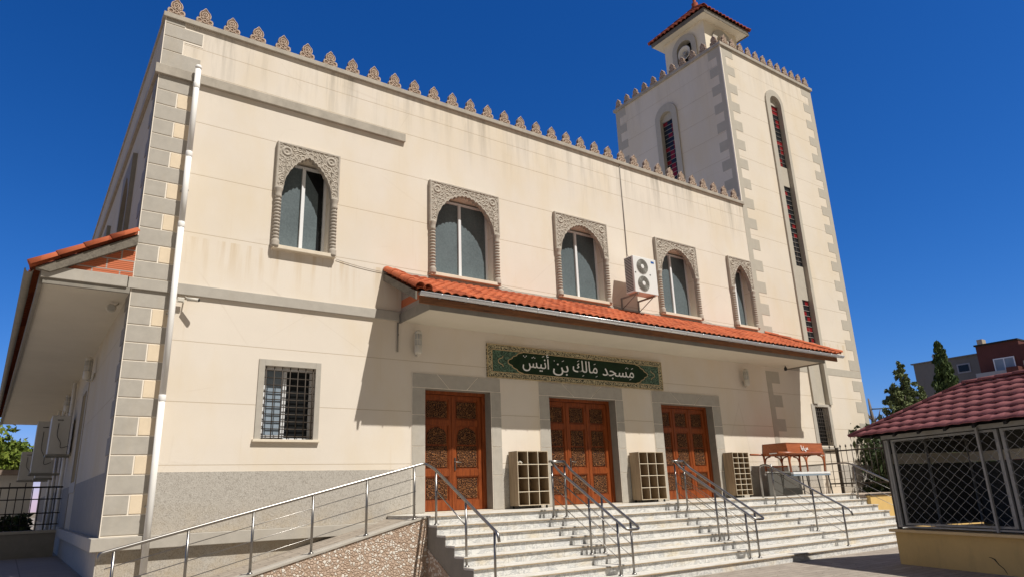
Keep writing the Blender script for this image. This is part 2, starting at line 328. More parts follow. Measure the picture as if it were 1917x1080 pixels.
# ------------------------------------------------------------------ mesh helper
class MB:
    def __init__(s): s.v = []; s.f = []; s.sm = []
    def add(s, vs, fs, smooth=False):
        o = len(s.v); s.v += [tuple(v) for v in vs]; s.f += [tuple(i+o for i in f) for f in fs]; s.sm += [smooth]*len(fs); return s
    def box(s, x0, x1, y0, y1, z0, z1):
        return s.add([(x0, y0, z0), (x1, y0, z0), (x1, y1, z0), (x0, y1, z0), (x0, y0, z1), (x1, y0, z1), (x1, y1, z1), (x0, y1, z1)],
                     [(0, 3, 2, 1), (4, 5, 6, 7), (0, 1, 5, 4), (1, 2, 6, 5), (2, 3, 7, 6), (3, 0, 4, 7)])
    def frame(s, fr, u0, u1, v0, v1, w0, w1):
        """box in a frame (origin, a, b, c)"""
        o, a, b, c = fr
        P = [o+a*x+b*y+c*z for z in (w0, w1) for x, y in ((u0, v0), (u1, v0), (u1, v1), (u0, v1))]
        return s.add(P, [(0, 3, 2, 1), (4, 5, 6, 7), (0, 1, 5, 4), (1, 2, 6, 5), (2, 3, 7, 6), (3, 0, 4, 7)])
    def quad(s, *p): return s.add(p, [tuple(range(len(p)))])
    def prism(s, poly, y0, y1, axis='y'):
        """poly of (x,z) extruded along y (or (y,z) along x, (x,y) along z)"""
        n = len(poly)
        def mk(p, t):
            if axis == 'y': return (p[0], t, p[1])
            if axis == 'x': return (t, p[0], p[1])
            return (p[0], p[1], t)
        vs = [mk(p, y0) for p in poly]+[mk(p, y1) for p in poly]
        return s.add(vs, [tuple(range(n)), tuple(range(2*n-1, n-1, -1))]+[(i, i+n, (i+1) % n+n, (i+1) % n) for i in range(n)])
    def tube(s, pts, r, n=8, closed=False, cap=True):
        pts = [Vector(p) for p in pts]; rings = []; k = len(pts)
        rr = r if isinstance(r, (list, tuple)) else [r]*k
        prev = None
        for i, p in enumerate(pts):
            if closed: d = pts[(i+1) % k]-pts[i-1]
            else: d = (pts[min(i+1, k-1)]-pts[max(i-1, 0)])
            d.normalize()
            if prev is None:
                ref = Vector((0, 0, 1)) if abs(d.z) < .9 else Vector((1, 0, 0)); a = d.cross(ref).normalized()
            else:
                a = (prev-d*prev.dot(d))
                a = a.normalized() if a.length > 1e-6 else d.orthogonal().normalized()
            prev = a; b = d.cross(a)
            rings.append([p+(a*math.cos(2*math.pi*j/n)+b*math.sin(2*math.pi*j/n))*rr[i] for j in range(n)])
        vs = [v for q in rings for v in q]; fs = []
        for i in range(k if closed else k-1):
            for j in range(n):
                a0 = i*n+j; a1 = i*n+(j+1) % n; b0 = ((i+1) % k)*n+j; b1 = ((i+1) % k)*n+(j+1) % n
                fs.append((a0, a1, b1, b0))
        s.add(vs, fs, True)
        if cap and not closed:
            o = len(s.v)-k*n; s.f += [tuple(o+j for j in range(n-1, -1, -1)), tuple(o+(k-1)*n+j for j in range(n))]; s.sm += [False, False]
        return s
    def lathe(s, c, prof, n=12, axis='z'):
        """prof [(r, h)], revolve about the axis through c"""
        vs = []; fs = []; k = len(prof)
        for r, h in prof:
            for j in range(n):
                a = 2*math.pi*j/n; x, y = r*math.cos(a), r*math.sin(a)
                vs.append({'z': (c[0]+x, c[1]+y, c[2]+h), 'y': (c[0]+x, c[1]+h, c[2]+y), 'x': (c[0]+h, c[1]+x, c[2]+y)}[axis])
        for i in range(k-1):
            for j in range(n): fs.append((i*n+j, i*n+(j+1) % n, (i+1)*n+(j+1) % n, (i+1)*n+j))
        s.add(vs, fs, True); o = len(s.v)-k*n
        s.f += [tuple(o+j for j in range(n-1, -1, -1)), tuple(o+(k-1)*n+j for j in range(n))]; s.sm += [False, False]; return s
    def build(s, name, mat, parent=None, bevel=0):
        me = bpy.data.meshes.new(name); off = Vector((0, 0, 0)); q = parent
        while q is not None: off += q.location; q = q.parent
        me.from_pydata([tuple(Vector(v)-off) for v in s.v], [], s.f); me.update()
        if any(s.sm): me.polygons.foreach_set('use_smooth', s.sm)
        bm = bmesh.new(); bm.from_mesh(me); bmesh.ops.recalc_face_normals(bm, faces=bm.faces); bm.to_mesh(me); bm.free()
        o = bpy.data.objects.new(name, me); COL.objects.link(o); me.materials.append(M[mat] if isinstance(mat, str) else mat)
        if parent is not None: o.parent = parent
        if bevel:
            b = o.modifiers.new('bevel', 'BEVEL'); b.width = bevel; b.segments = 2; b.limit_method = 'ANGLE'
        return o
def thing(name, label, cat, loc=(0, 0, 0), group=None):
    o = bpy.data.objects.new(name, None); COL.objects.link(o); o.location = loc; o.empty_display_size = .2
    o['label'] = label; o['category'] = cat
    if group: o['group'] = group
    return o
def tag(o, label, cat, group=None):
    o['label'] = label; o['category'] = cat
    if group: o['group'] = group
    return o
def struct(o): o['kind'] = 'structure'; return o
def copy_tree(src, loc, label, parent=None):
    c = src.copy(); COL.objects.link(c)
    if parent is None: c.location = loc; c['label'] = label
    else: c.parent = parent
    for ch in list(src.children): copy_tree(ch, None, None, c)
    return c
V = Vector
def box(*a): return MB().box(*a)

# ------------------------------------------------------------------ shape builders
def arch_pts(x0, x1, zs, h, pointed, n=48, sc=13, dep=.045):
    out = []; xc = (x0+x1)/2; hw = (x1-x0)/2
    for i in range(n*2+1):
        t = -1+i/n; a = abs(t)
        z = h*(1-a**1.25)**.5 if pointed else h*(1-a**1.85)**.58
        s = abs(math.sin(math.pi*sc*(i/(2*n))))**.6
        z = z-dep*(1-s) if a < .985 else z
        out.append((xc+t*hw, zs+max(z, 0)))
    out[0] = (x0, zs); out[-1] = (x1, zs)
    return out
def carved_surround(parent, x0, x1, z0, z1, zs, pointed, colw=.17):
    """carved spandrel plate with scalloped arch and two ribbed colonnettes (y = front of wall is 0)"""
    xl, xr = x0+colw, x1-colw
    h = (z1-.22)-zs
    ap = arch_pts(xl, xr, zs, h, pointed, 48, 15 if not pointed else 13)
    def arch_z(x):
        if x <= xl or x >= xr: return zs
        for (xa, za), (xb, zb) in zip(ap, ap[1:]):
            if xa <= x <= xb: return za+(zb-za)*(x-xa)/(xb-xa+1e-9)
        return zs
    rnd = random.Random(int(x0*100)); cs = []
    st = .115
    for i in range(int((x1-x0)/st)+2):
        for j in range(int((z1-zs)/st)+2):
            cs.append((x0+i*st+rnd.uniform(-.04, .04), zs+j*st+rnd.uniform(-.04, .04)))
    ros = [(x0+.2, z1-.2, .13), (x1-.2, z1-.2, .13)]
    for k, sgn in ((x0, 1), (x1, -1)): ros.append((k+sgn*.12, zs+.08, .075))
    if not pointed: ros.append(((x0+x1)/2, z1-.16, .10))
    def height(x, z):
        e = min(x-x0, x1-x, z1-z)
        if e < .045: return .03 if e > .008 else .02
        d2 = z-arch_z(x)
        if d2 < .045: return .028
        for rx, rz, rr in ros:
            d = math.hypot(x-rx, z-rz)
            if d < rr: return .022+.012*math.cos(d/rr*math.pi*3.2)
        d = min((x-cx)**2+(z-cz)**2 for cx, cz in cs if abs(cx-x) < .16 and abs(cz-z) < .16)**.5
        return .008+.017*(.5+.5*math.cos(d*2*math.pi/.052))
    m = MB(); nx = int((x1-x0)/.0125); nz = 58; yb = -.075
    g = []
    for i in range(nx+1):
        x = x0+(x1-x0)*i/nx; zb = arch_z(x)
        g.append([(x, yb-height(x, zb+(z1-zb)*j/nz), zb+(z1-zb)*j/nz) for j in range(nz+1)])
    vs = [p for c in g for p in c]; k = nz+1
    m.add(vs, [(i*k+j, (i+1)*k+j, (i+1)*k+j+1, i*k+j+1) for i in range(nx) for j in range(nz)], False)
    for i in range(nx):      # underside of arch, top, and the sides
        a, b = g[i][0], g[i+1][0]; m.quad(a, b, (b[0], .03, b[2]), (a[0], .03, a[2]))
        a, b = g[i][-1], g[i+1][-1]; m.quad(a, b, (b[0], 0, b[2]), (a[0], 0, a[2]))
    for c in (g[0], g[-1]): m.add(c+[(c[-1][0], 0, c[-1][2]), (c[0][0], 0, c[0][2])], [tuple(range(len(c)+2))])
    o = m.build('carved_surround', 'carved', parent)
    for xc in (x0+colw/2, x1-colw/2):
        c = MB(); r = colw*.40; H = zs-z0; prof = [(r*1.25, 0), (r*1.3, .05), (r*1.15, .1), (r*1.25, .13), (r*.95, .17)]
        n = int((H-.42)/.07); 
        for i in range(n):
            hh = .19+(H-.42)*i/n; prof += [(r*.74, hh), (r*1.04, hh+.016), (r*1.04, hh+.044), (r*.74, hh+.058)]
        prof += [(r*.9, H-.22), (r*1.15, H-.2), (r*.95, H-.16), (r*1.1, H-.08), (r*1.35, H-.02), (r*1.35, H)]
        c.lathe((xc, -.06, z0), prof, 12).box(xc-colw*.42, xc+colw*.42, -.05, 0, z0+.02, zs)
        c.build('colonnette', 'carved', parent)
    return o
def arch_window(parent, x0, x1, z0, z1, pointed, dark_right=False, colw=.17):
    """window = frame mesh with surround, colonnettes, panes and sill as sub-parts"""
    xl, xr = x0+colw, x1-colw; y = .25; zt = 8.55; xm = (xl+xr)/2; fw = .05
    m = MB()
    m.box(xl, xl+fw, y-.03, y+.05, z0+.05, zt).box(xr-fw, xr, y-.03, y+.05, z0+.05, zt)
    m.box(xl+fw, xr-fw, y-.03, y+.05, z0+.05, z0+.05+fw).box(xl+fw, xr-fw, y-.03, y+.05, zt-fw, zt)
    m.box(xm-.035, xm+.035, y-.045, y+.05, z0+.05+fw, zt-fw)
    fr = m.build('window', 'alu', parent)
    box(xl+fw, xm-.035, y+.01, y+.02, z0+.05+fw, zt-fw).build('pane', 'frosted', fr)
    if dark_right:
        box(xm+.035, xr-fw, y+.03, y+.04, z0+.05+fw, zt-fw).build('pane', 'darkglass', fr)
        a = R(28); L = (xr-fw-xm-.035)*.8     # inward-leaning frosted leaf, left ajar
        s = MB(); s.add([(xm+.04, y+.0, z0+.12), (xm+.04+L*.9, y+.02, z0+.12), (xm+.04+L*.9, y+.02, zt-.55), (xm+.04, y+.0, zt-.08)], [(0, 1, 2, 3)])
        s.add([(xm+.04, y+.012, z0+.12), (xm+.04+L*.9, y+.028, z0+.12), (xm+.04+L*.9, y+.028, zt-.55), (xm+.04, y+.012, zt-.08)], [(3, 2, 1, 0)])
        s.build('pane', 'frosted', fr)
    else: box(xm+.035, xr-fw, y+.01, y+.02, z0+.05+fw, zt-fw).build('pane', 'frosted', fr)
    carved_surround(fr, x0, x1, z0, z1, 7.8, pointed, colw)
    box(x0+.03, x1-.02, -.125, y-.03, z0-.03, z0+.05).build('sill', 'sill', fr, .008)
    return fr
def merlon_mb(cx, y, z, s=1, along='x'):
    half = [(.168, 0), (.165, .045), (.152, .055), (.168, .075), (.168, .125), (.150, .16), (.118, .165), (.098, .17), (.098, .20), (.113, .22), (.113, .275), (.092, .325), (.05, .36), (.03, .39)]
    prof = half+[(0, .425)]+[(-a, b) for a, b in half[::-1]]
    prof = [(a*s, b*s) for a, b in prof]; m = MB()
    if along == 'x': m.prism([(cx+a, z+b) for a, b in prof], y-.035, y+.035)
    else: m.prism([(y+a, z+b) for a, b in prof], cx-.035, cx+.035, 'x')
    def ring(a, b, r, n=10):
        for sg in (-1, 1):
            pts = []
            for i in range(n):
                t = 2*math.pi*i/n; p, q = a*s+r*s*math.cos(t), b*s+r*s*math.sin(t)
                pts.append((cx+p, y+sg*.036, z+q) if along == 'x' else (cx+sg*.036, y+p, z+q))
            m.tube(pts, .013*s, 5, True)
    m.nbase = len(m.f)
    ring(0, .262, .062); ring(-.10, .105, .047); ring(.10, .105, .047); ring(0, .115, .036); ring(0, .262, .025, 7); ring(-.045, .185, .02, 6); ring(.045, .185, .02, 6)
    for sg in (-1, 1):
        pp = [(a*.93, b*.97+.006) for a, b in prof]
        m.tube([(cx+a, y+sg*.036, z+b) if along == 'x' else (cx+sg*.036, y+a, z+b) for a, b in pp], .011, 5, True)
    return m
def two_tone(o, m, mat2):
    o.data.materials.append(M[mat2])
    for i, p in enumerate(o.data.polygons):
        if i >= m.nbase: p.material_index = 1
    return o
def tile_field(mb, o, a, b, W, L, period, row, amp, lip, clip=None, per=8, jitter=0, stagger=0):
    """barrel-tile sheet from o, along a (width W), up b (length L)"""
    a = V(a).normalized(); b = V(b).normalized(); n = a.cross(b).normalized()
    if n.z < 0: n = -n
    nx = int(round(W/period*per)); rows = int(math.ceil(L/row)); o = V(o)
    vs = []; fs = []
    for r in range(rows):
        t0, t1 = r*row, min((r+1)*row, L)
        for k, t in enumerate((t0, t0+.0, t1)):
            for i in range(nx+1):
                s_ = W*i/nx; ph = (s_/period+stagger*(r % 2)) % 1
                h = amp*(1-abs(2*ph-1)**1.8) if ph < 1 else 0
                z = h + (0 if k == 2 else (lip if k == 1 else 0))
                if k == 2: z = h
                j = random.Random(int(s_/period)*131+r*7).uniform(-jitter, jitter) if jitter else 0
                vs.append(o+a*s_+b*t+n*(z+j*.3)-b*(j if k < 2 else 0))
    N = nx+1
    for r in range(rows):
        q = r*3*N
        for i in range(nx):
            if r > 0: fs.append((q-N+i, q-N+i+1, q+i+1, q+i)) if False else None
            fs.append((q+i, q+i+1, q+N+i+1, q+N+i)); fs.append((q+N+i, q+N+i+1, q+2*N+i+1, q+2*N+i))
    if clip:
        bm = bmesh.new(); bv = [bm.verts.new(v) for v in vs]
        for f in fs: bm.faces.new([bv[i] for i in f])
        for co, no in clip:
            bmesh.ops.bisect_plane(bm, geom=bm.verts[:]+bm.edges[:]+bm.faces[:], plane_co=co, plane_no=no, clear_outer=True)
        bm.verts.index_update(); vs = [v.co.copy() for v in bm.verts]; fs = [tuple(v.index for v in f.verts) for f in bm.faces]; bm.free()
    mb.add(vs, fs, True)
def half_tube_row(mb, p0, p1, r, seg, nrm=(0, 0, 1)):
    """row of overlapping ridge / verge tiles from p0 (low) to p1"""
    p0, p1 = V(p0), V(p1); d = (p1-p0); L = d.length; d.normalize(); side = d.cross(V(nrm)).normalized(); up_ = side.cross(d)
    n = max(1, int(L/seg)); st = L/n
    for i in range(n):
        a = p0+d*(st*i-.03); b = p0+d*(st*(i+1)+.01); vs = []
        for q, rr in ((a, r*1.1), (b, r*.93)):
            for k in range(9):
                t = math.pi*k/8; vs.append(q+side*rr*math.cos(t)+up_*rr*math.sin(t))
        for q, rr in ((a, r*.95), (b, r*.8)):
            for k in range(9):
                t = math.pi*k/8; vs.append(q+side*rr*math.cos(t)+up_*rr*math.sin(t))
        fs = [(k, k+1, 10+k, 9+k) for k in range(8)]+[(18+k, 27+k, 28+k, 19+k) for k in range(8)]+[(k, 18+k, 19+k, k+1) for k in range(8)]
        mb.add(vs, fs, True)
def wall_face(mb, xs, zs, holes, fn, depth):
    """front face with holes plus reveals. fn(u,z,d)->point, d is depth behind face"""
    U = sorted(set(xs+[h[0] for h in holes]+[h[1] for h in holes])); Z = sorted(set(zs+[h[2] for h in holes]+[h[3] for h in holes]))
    for a, b in zip(U, U[1:]):
        for c, d in zip(Z, Z[1:]):
            mx, mz = (a+b)/2, (c+d)/2
            if any(h[0] < mx < h[1] and h[2] < mz < h[3] for h in holes): continue
            mb.quad(fn(a, c, 0), fn(b, c, 0), fn(b, d, 0), fn(a, d, 0))
    for a, b, c, d in holes:
        for p, q in (((a, c), (a, d)), ((a, d), (b, d)), ((b, d), (b, c)), ((b, c), (a, c))):
            mb.quad(fn(*p, 0), fn(*q, 0), fn(*q, depth), fn(*p, depth))

# ------------------------------------------------------------------ terrain
g = MB()
xs = [-60, -12, -6, -3, -1.2, -.2, 60, 140]; ys = [-60, -20, -6, -2, 1.5, 9, 40, 140]
def gz(x, y):
    if x <= -.15: return 0 if y <= -2 else (.47 if y >= 1.5 else .47*(y+2)/3.5)
    return 0
g.add([(x, y, gz(x, y)) for x in xs for y in ys], [(i*8+j, (i+1)*8+j, (i+1)*8+j+1, i*8+j+1) for i in range(7) for j in range(7)])
struct(g.build('ground', 'paving'))
gg = MB(); gg.quad((-1500, -1500, -.35), (1500, -1500, -.35), (1500, 1500, -.35), (-1500, 1500, -.35)); struct(gg.build('terrain', 'earth'))
sy = MB(); sy.quad((-9, 1.6, .476), (-.12, 1.6, .476), (-.12, 8.95, .476), (-9, 8.95, .476)); struct(sy.build('side_path', 'slabs'))

# ------------------------------------------------------------------ prayer hall
hall = thing('prayer_hall', 'cream rendered mosque hall with grey quoins, carved arched windows and three carved wooden doors', 'mosque', (9, 0, 0))
ZC = 10.97
doors = [(5.85, 7.56, 5.53, 7.84), (9.28, 11.5, 8.96, 11.78), (13.23, 15.42, 12.88, 15.78)]
wins = [(2.335, 3.70, True), (5.93, 7.91, False), (9.72, 11.61, False), (13.57, 15.41, False), (16.99, 18.2, True)]
ZD = 3.885
holes = [(d[0], d[1], 1.28, ZD) for d in doors]+[(a+.17, b-.17, 6.5, 8.6) for a, b, p in wins]+[(2.405, 3.40, 2.74, 4.125)]
wm = MB(); wall_face(wm, [0, 18.3], [-.3, ZC], holes, lambda u, z, d: (u, d, z), .36)
wm.build('front_wall', 'cream', hall)
sh = [(2.1, 3.4, 6.6, 8.4), (6.9, 8.3, 6.6, 8.4), (11.5, 12.9, 6.6, 8.4), (6.7, 7.9, 2.25, 4.45)]
ws = MB(); wall_face(ws, [0, 30], [-.3, ZC], sh, lambda u, z, d: (d, u, z), .3); ws.build('side_wall', 'cream_shaded', hall)
box(18.2, 18.29, .5, 30, 0, ZC).build('rear_wall', 'cream_plain', hall)
box(.4, 18.2, 29.9, 30, 0, ZC).build('rear_wall', 'cream_plain', hall)
box(.01, 18.28, .02, 29.99, 10.5, 10.6).build('flat_roof', 'stone', hall)
ib = MB().box(.38, 18.2, .385, .39, .1, 10.4); ib.build('inner_lining', 'dark', hall)
MB().box(.385, .39, .4, 29.8, .1, 10.4).build('inner_lining', 'dark', hall)
# copings
box(-.05, 18.36, -.065, .22, ZC, ZC+.11).build('coping', 'coping', hall, .01)
box(-.035, .22, .225, 30, ZC, ZC+.11).build('coping', 'coping', hall, .01)
mer = merlon_mb(0.175, .06, ZC+.11); m0 = two_tone(mer.build('merlon', 'merlon', hall), mer, 'merlon_relief')
for i in range(1, 34):
    c = m0.copy(); COL.objects.link(c); c.location.x += .5395*i
# string courses and bands
box(-.075, 5.29, -.075, -.001, 9.67, 9.875).build('string_course', 'coping', hall, .008)
box(-.07, -.001, .01, 29.9, 9.67, 9.875).build('string_course', 'coping', hall, .008)
box(-.06, 5.2, -.055, -.001, 5.305, 5.51).build('string_course', 'stone', hall, .008)
box(-.12, 5.0, -.14, -.001, .955, 1.157).build('plinth_band', 'stone', hall, .008)
box(-.12, -.001, .001, 8.95, .955, 1.157).build('plinth_band', 'stone', hall, .008)
# dado
for a, b in ((.69, 5.53), (7.84, 8.96), (11.78, 12.88), (15.78, 18.3)): box(a, b, -.012, -.001, 1.16 if a < 1 else 1.28, 2.166).build('dado', 'dado', hall)
box(.012, 5.0, -.012, -.001, -.2, .954).build('dado', 'dado', hall)
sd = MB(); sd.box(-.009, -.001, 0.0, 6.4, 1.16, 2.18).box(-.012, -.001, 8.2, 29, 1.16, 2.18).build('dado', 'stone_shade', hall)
MB().box(-.012, -.001, 0.0, 9, .3, .954).build('dado', 'stone', hall)
# corner quoins (grey blocks, short ones completed with cream blocks)
q = MB(); qc = MB(); gp = .024
z = 1.17; k = 0
def course(z0, z1, k, lw=.655, sw=.355):
    if k % 2 == 0: q.box(.012, lw, -.016, 0, z0+gp, z1)
    else: q.box(.012, sw, -.016, 0, z0+gp, z1); qc.box(sw+gp, lw, -.016, 0, z0+gp, z1)
for zz0, zz1, n0 in ((1.165, 5.30, 13), (5.515, 9.66, 13)):
    st = (zz1-zz0)/n0
    for i in range(n0): course(zz0+st*i, zz0+st*(i+1), i)
for z0, z1, kk in ((9.88, 10.23, 0), (10.23, 10.55, 1), (10.55, 10.84, 0), (10.84, 10.965, 1)):
    if kk == 0: q.box(.012, .71, -.016, 0, z0+gp, z1)
    else: q.box(.012, .36, -.016, 0, z0+gp, z1)
q.build('corner_quoins', 'stone', hall, .003); qc.build('corner_quoins', 'quoin_cream', hall, .003)
MB().box(-.004, .668, -.006, -.002, 1.16, 9.67).box(-.004, .67, -.006, -.002, 9.875, 10.24).box(-.004, .38, -.006, -.002, 10.24, 10.53).box(-.004, .728, -.006, -.002, 10.53, 10.858).box(-.004, .38, -.006, -.002, 10.858, 10.97).box(-.004, .011, -.018, 0, 1.16, 10.97).build('quoin_mortar', 'mortar', hall)
q = MB()
for i in range(13):
    z0 = 1.165+.318*i; q.box(-.012, -.001, .02, .55 if i % 2 == 0 else .3, z0+gp, z0+.318)
    z0 = 5.515+.319*i; q.box(-.012, -.001, .02, .55 if i % 2 == 0 else .3, z0+gp, z0+.319)
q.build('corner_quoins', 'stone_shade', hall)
# upper arched windows
for i, (a, b, p) in enumerate(wins): arch_window(hall, a, b, 6.5, 8.851, p, i == 0)
# side arched windows (seen almost edge-on)
for y0 in (2.0, 6.8, 11.4):
    f = MB()
    f.box(-.09, 0, y0, y0+.17, 6.5, 8.85).box(-.09, 0, y0+1.43, y0+1.6, 6.5, 8.85)
    pts = arch_pts(y0+.17, y0+1.43, 7.8, .8, True, 12, 5)
    for (ya, za), (yb, zb) in zip(pts, pts[1:]): f.add([(-.09, ya, za), (-.09, yb, zb), (-.09, yb, 8.85), (-.09, ya, 8.85), (0, ya, za), (0, yb, zb)], [(0, 1, 2, 3), (0, 4, 5, 1)])
    wf = f.build('window', 'stone_shade', hall); box(.2, .22, y0+.1, y0+1.4, 6.6, 8.4).build('pane', 'darkglass', wf)
# side ground-floor window
f = MB().box(-.02, 0, 6.45, 6.7, 2.0, 4.7).box(-.02, 0, 7.9, 8.15, 2.0, 4.7).box(-.02, 0, 6.7, 7.9, 4.45, 4.7).box(-.02, 0, 6.7, 7.9, 2.0, 2.25).build('window', 'stone', hall)
box(.25, .27, 6.7, 7.9, 2.25, 4.45).build('pane', 'darkglass', f)
# lower barred window
m = MB().box(2.29, 2.405, -.022, 0, 2.74, 4.245).box(3.40, 3.505, -.022, 0, 2.74, 4.245).box(2.405, 3.40, -.022, 0, 4.125, 4.245)
lw = m.build('window', 'stone', hall, .003)
box(2.255, 3.52, -.065, .2, 2.69, 2.74).build('sill', 'sill', lw, .006)
y = .2; m = MB().box(2.405, 2.45, y, y+.05, 2.74, 4.125).box(3.355, 3.4, y, y+.05, 2.74, 4.125).box(2.45, 3.355, y, y+.05, 2.74, 2.79).box(2.45, 3.355, y, y+.05, 4.07, 4.125)
m.box(2.82, 2.885, y-.035, y+.05, 2.79, 4.07).box(2.45, 2.50, y-.03, y-.001, 2.79, 4.07).box(2.5, 2.82, y-.03, y-.001, 2.79, 2.84); m.build('sash_frame', 'alu', lw)
box(2.45, 2.82, y+.01, y+.02, 2.84, 4.07).build('pane', 'frosted_light', lw)
box(2.885, 3.355, y+.03, y+.035, 2.79, 4.07).build('pane', 'darkglass', lw)
m = MB()
for i in range(7):
    x = 2.445+i*.153; m.tube([(x, .02, 2.745), (x, .02, 4.12)], .0105, 6)
for i in range(10):
    z = 2.80+i*.138; m.tube([(2.41, .028, z), (3.395, .028, z)], .0105, 6)
m.build('window_grille', 'iron_brown', lw)
# doors
YD = .28
def leaf(m, mc, fr, x0, x1, arched=False):
    z0, z1 = 1.31, 3.80; st = .085
    rails = [(z0, z0+.2), (z0+.72, z0+.86), (z1-.66, z1-.55), (z1-.09, z1)]
    m.box(x0+.004, x0+st, YD, YD+.05, z0, z1).box(x1-st, x1-.004, YD, YD+.05, z0, z1)
    for a, b in rails: m.box(x0+st, x1-st, YD, YD+.05, a, b)
    for (a, b), (c, d2) in zip(rails, rails[1:]):
        m.box(x0+st, x1-st, YD+.03, YD+.045, b, c)           # recessed field
        m.box(x0+st, x0+st+.018, YD+.008, YD+.03, b, c).box(x1-st-.018, x1-st, YD+.008, YD+.03, b, c).box(x0+st+.018, x1-st-.018, YD+.008, YD+.03, b, b+.018).box(x0+st+.018, x1-st-.018, YD+.008, YD+.03, c-.018, c)
        if c-b > .8:
            mid = b+(c-b)*.54
            mc.append(MB()); mc[-1].box(x0+st+.045, x1-st-.045, YD+.016, YD+.031, b+.05, mid-.02); mc.append(MB()); mc[-1].box(x0+st+.06, x1-st-.06, YD+.016, YD+.031, mid+.02, c-.22)
            xm = (x0+x1)/2; w_ = (x1-x0)/2-st-.06
            if not arched: mc[-1].box(x0+st+.06, x1-st-.06, YD+.016, YD+.031, c-.2199, c-.05)
            if arched: mc[-1].prism([(xm-w_, c-.22), (xm+w_, c-.22), (xm+w_*.8, c-.12), (xm, c-.05), (xm-w_*.8, c-.12)], YD+.016, YD+.031)
        else: mc.append(MB()); mc[-1].box(x0+st+.045, x1-st-.045, YD+.016, YD+.031, b+.05, c-.05)
for i, (a, b, sa, sb) in enumerate(doors):
    m = MB().box(a, a+.07, YD-.05, YD+.08, 1.30, ZD).box(b-.09, b, YD-.05, YD+.08, 1.30, ZD).box(a+.07, b-.09, YD-.05, YD+.08, 3.81, ZD)
    df = m.build('door', 'door', hall, .004)
    n = 2 if i == 0 else 3; x0 = a+.07; wd = (b-.09-x0)/n
    mc = MB(); m = MB()
    for j in range(n):
        m = MB(); mc = []; leaf(m, mc, df, x0+wd*j, x0+wd*(j+1), i == 0); m.build('door_leaf', 'door', df, .003); [q_.build('carved_panel', 'carve', df) for q_ in mc]
        if j: box(x0+wd*j-.02, x0+wd*j+.02, YD-.014, YD-.001, 1.32, 3.79).build('astragal', 'door', df, .004)
    hx = x0+wd*1+.04
    h = MB().box(hx, hx+.035, YD-.022, YD-.002, 2.15, 2.42).tube([(hx+.017, YD-.02, 2.33), (hx+.017, YD-.065, 2.33), (hx+.15, YD-.07, 2.315)], .011, 8)
    h.build('door_handle', 'steel', df, .003)
    box(a, b, .001, YD+.3, 1.281, 1.30).build('threshold', 'sill', df)
    # stone surround : jamb blocks and three lintel blocks with diagonal joints
    s_ = MB(); ls = MB(); gj = .013
    for (u0, u1) in ((sa, a), (b, sb)):
        ls.box(u0, u1, -.012, -.001, 1.281, 4.208)
        zz = [1.285, 2.02, 2.64, 3.3, ZD]
        for c, d2 in zip(zz, zz[1:]): s_.box(u0+gj, u1-.006, -.02, -.0125, c+gj, d2-gj*.3)
    ls.box(a, b, -.012, -.001, ZD, 4.208)
    L = sb-sa; za, zb = ZD+gj, 4.2; x1_, x2_ = sa+L*.27, sa+L*.40; x3_, x4_ = sb-L*.27, sb-L*.40
    s_.prism([(sa+gj, za), (x2_-gj, za), (x1_-gj, zb), (sa+gj, zb)], -.02, -.0125)
    s_.prism([(x2_+gj, za), (x4_-gj, za), (x3_-gj, zb), (x1_+gj, zb)], -.02, -.0125)
    s_.prism([(x4_+gj, za), (sb-gj, za), (sb-gj, zb), (x3_+gj, zb)], -.02, -.0125)
    s_.build('door_surround', 'stone', df); ls.build('surround_joint', 'mortar', df)
    jr = MB().box(a-.001, a+.004, -.011, YD-.05, 1.30, ZD).box(b-.004, b+.001, -.011, YD-.05, 1.30, ZD).box(a+.004, b-.004, -.011, YD-.05, ZD-.004, ZD+.001)
    jr.build('door_reveal', 'stone_dark', df)

# ------------------------------------------------------------------ entrance canopy
CX0, CX1, CY, CZ = 5.24, 19.5, -1.34, 5.30
can = MB().box(CX0, CX1, CY, -.001, CZ, CZ+.16).build('entrance_canopy', 'soffit', hall)
m = MB().box(CX0-.03, CX0, CY-.03, 0, CZ-.04, CZ+.18).box(CX1, CX1+.03, CY-.03, 0, CZ-.04, CZ+.18).box(CX0, CX1, CY-.03, CY, CZ-.04, CZ+.10)
m.build('fascia', 'stone_dark', can)
box(4.98, 20.2, CY-.075, CY-.031, CZ+.06, CZ+.20).build('eave_board', 'eave_wood', can)
sx0, sx1 = 4.84, 20.3; lo = V((sx0, -1.52, 5.585)); hi = V((sx0, -.0, 6.37)); sl_ = (hi-lo)
m = MB(); tile_field(m, lo, (1, 0, 0), sl_, sx1-sx0-.0, sl_.length, .205, .26, .045, .028, None, 8, .012)
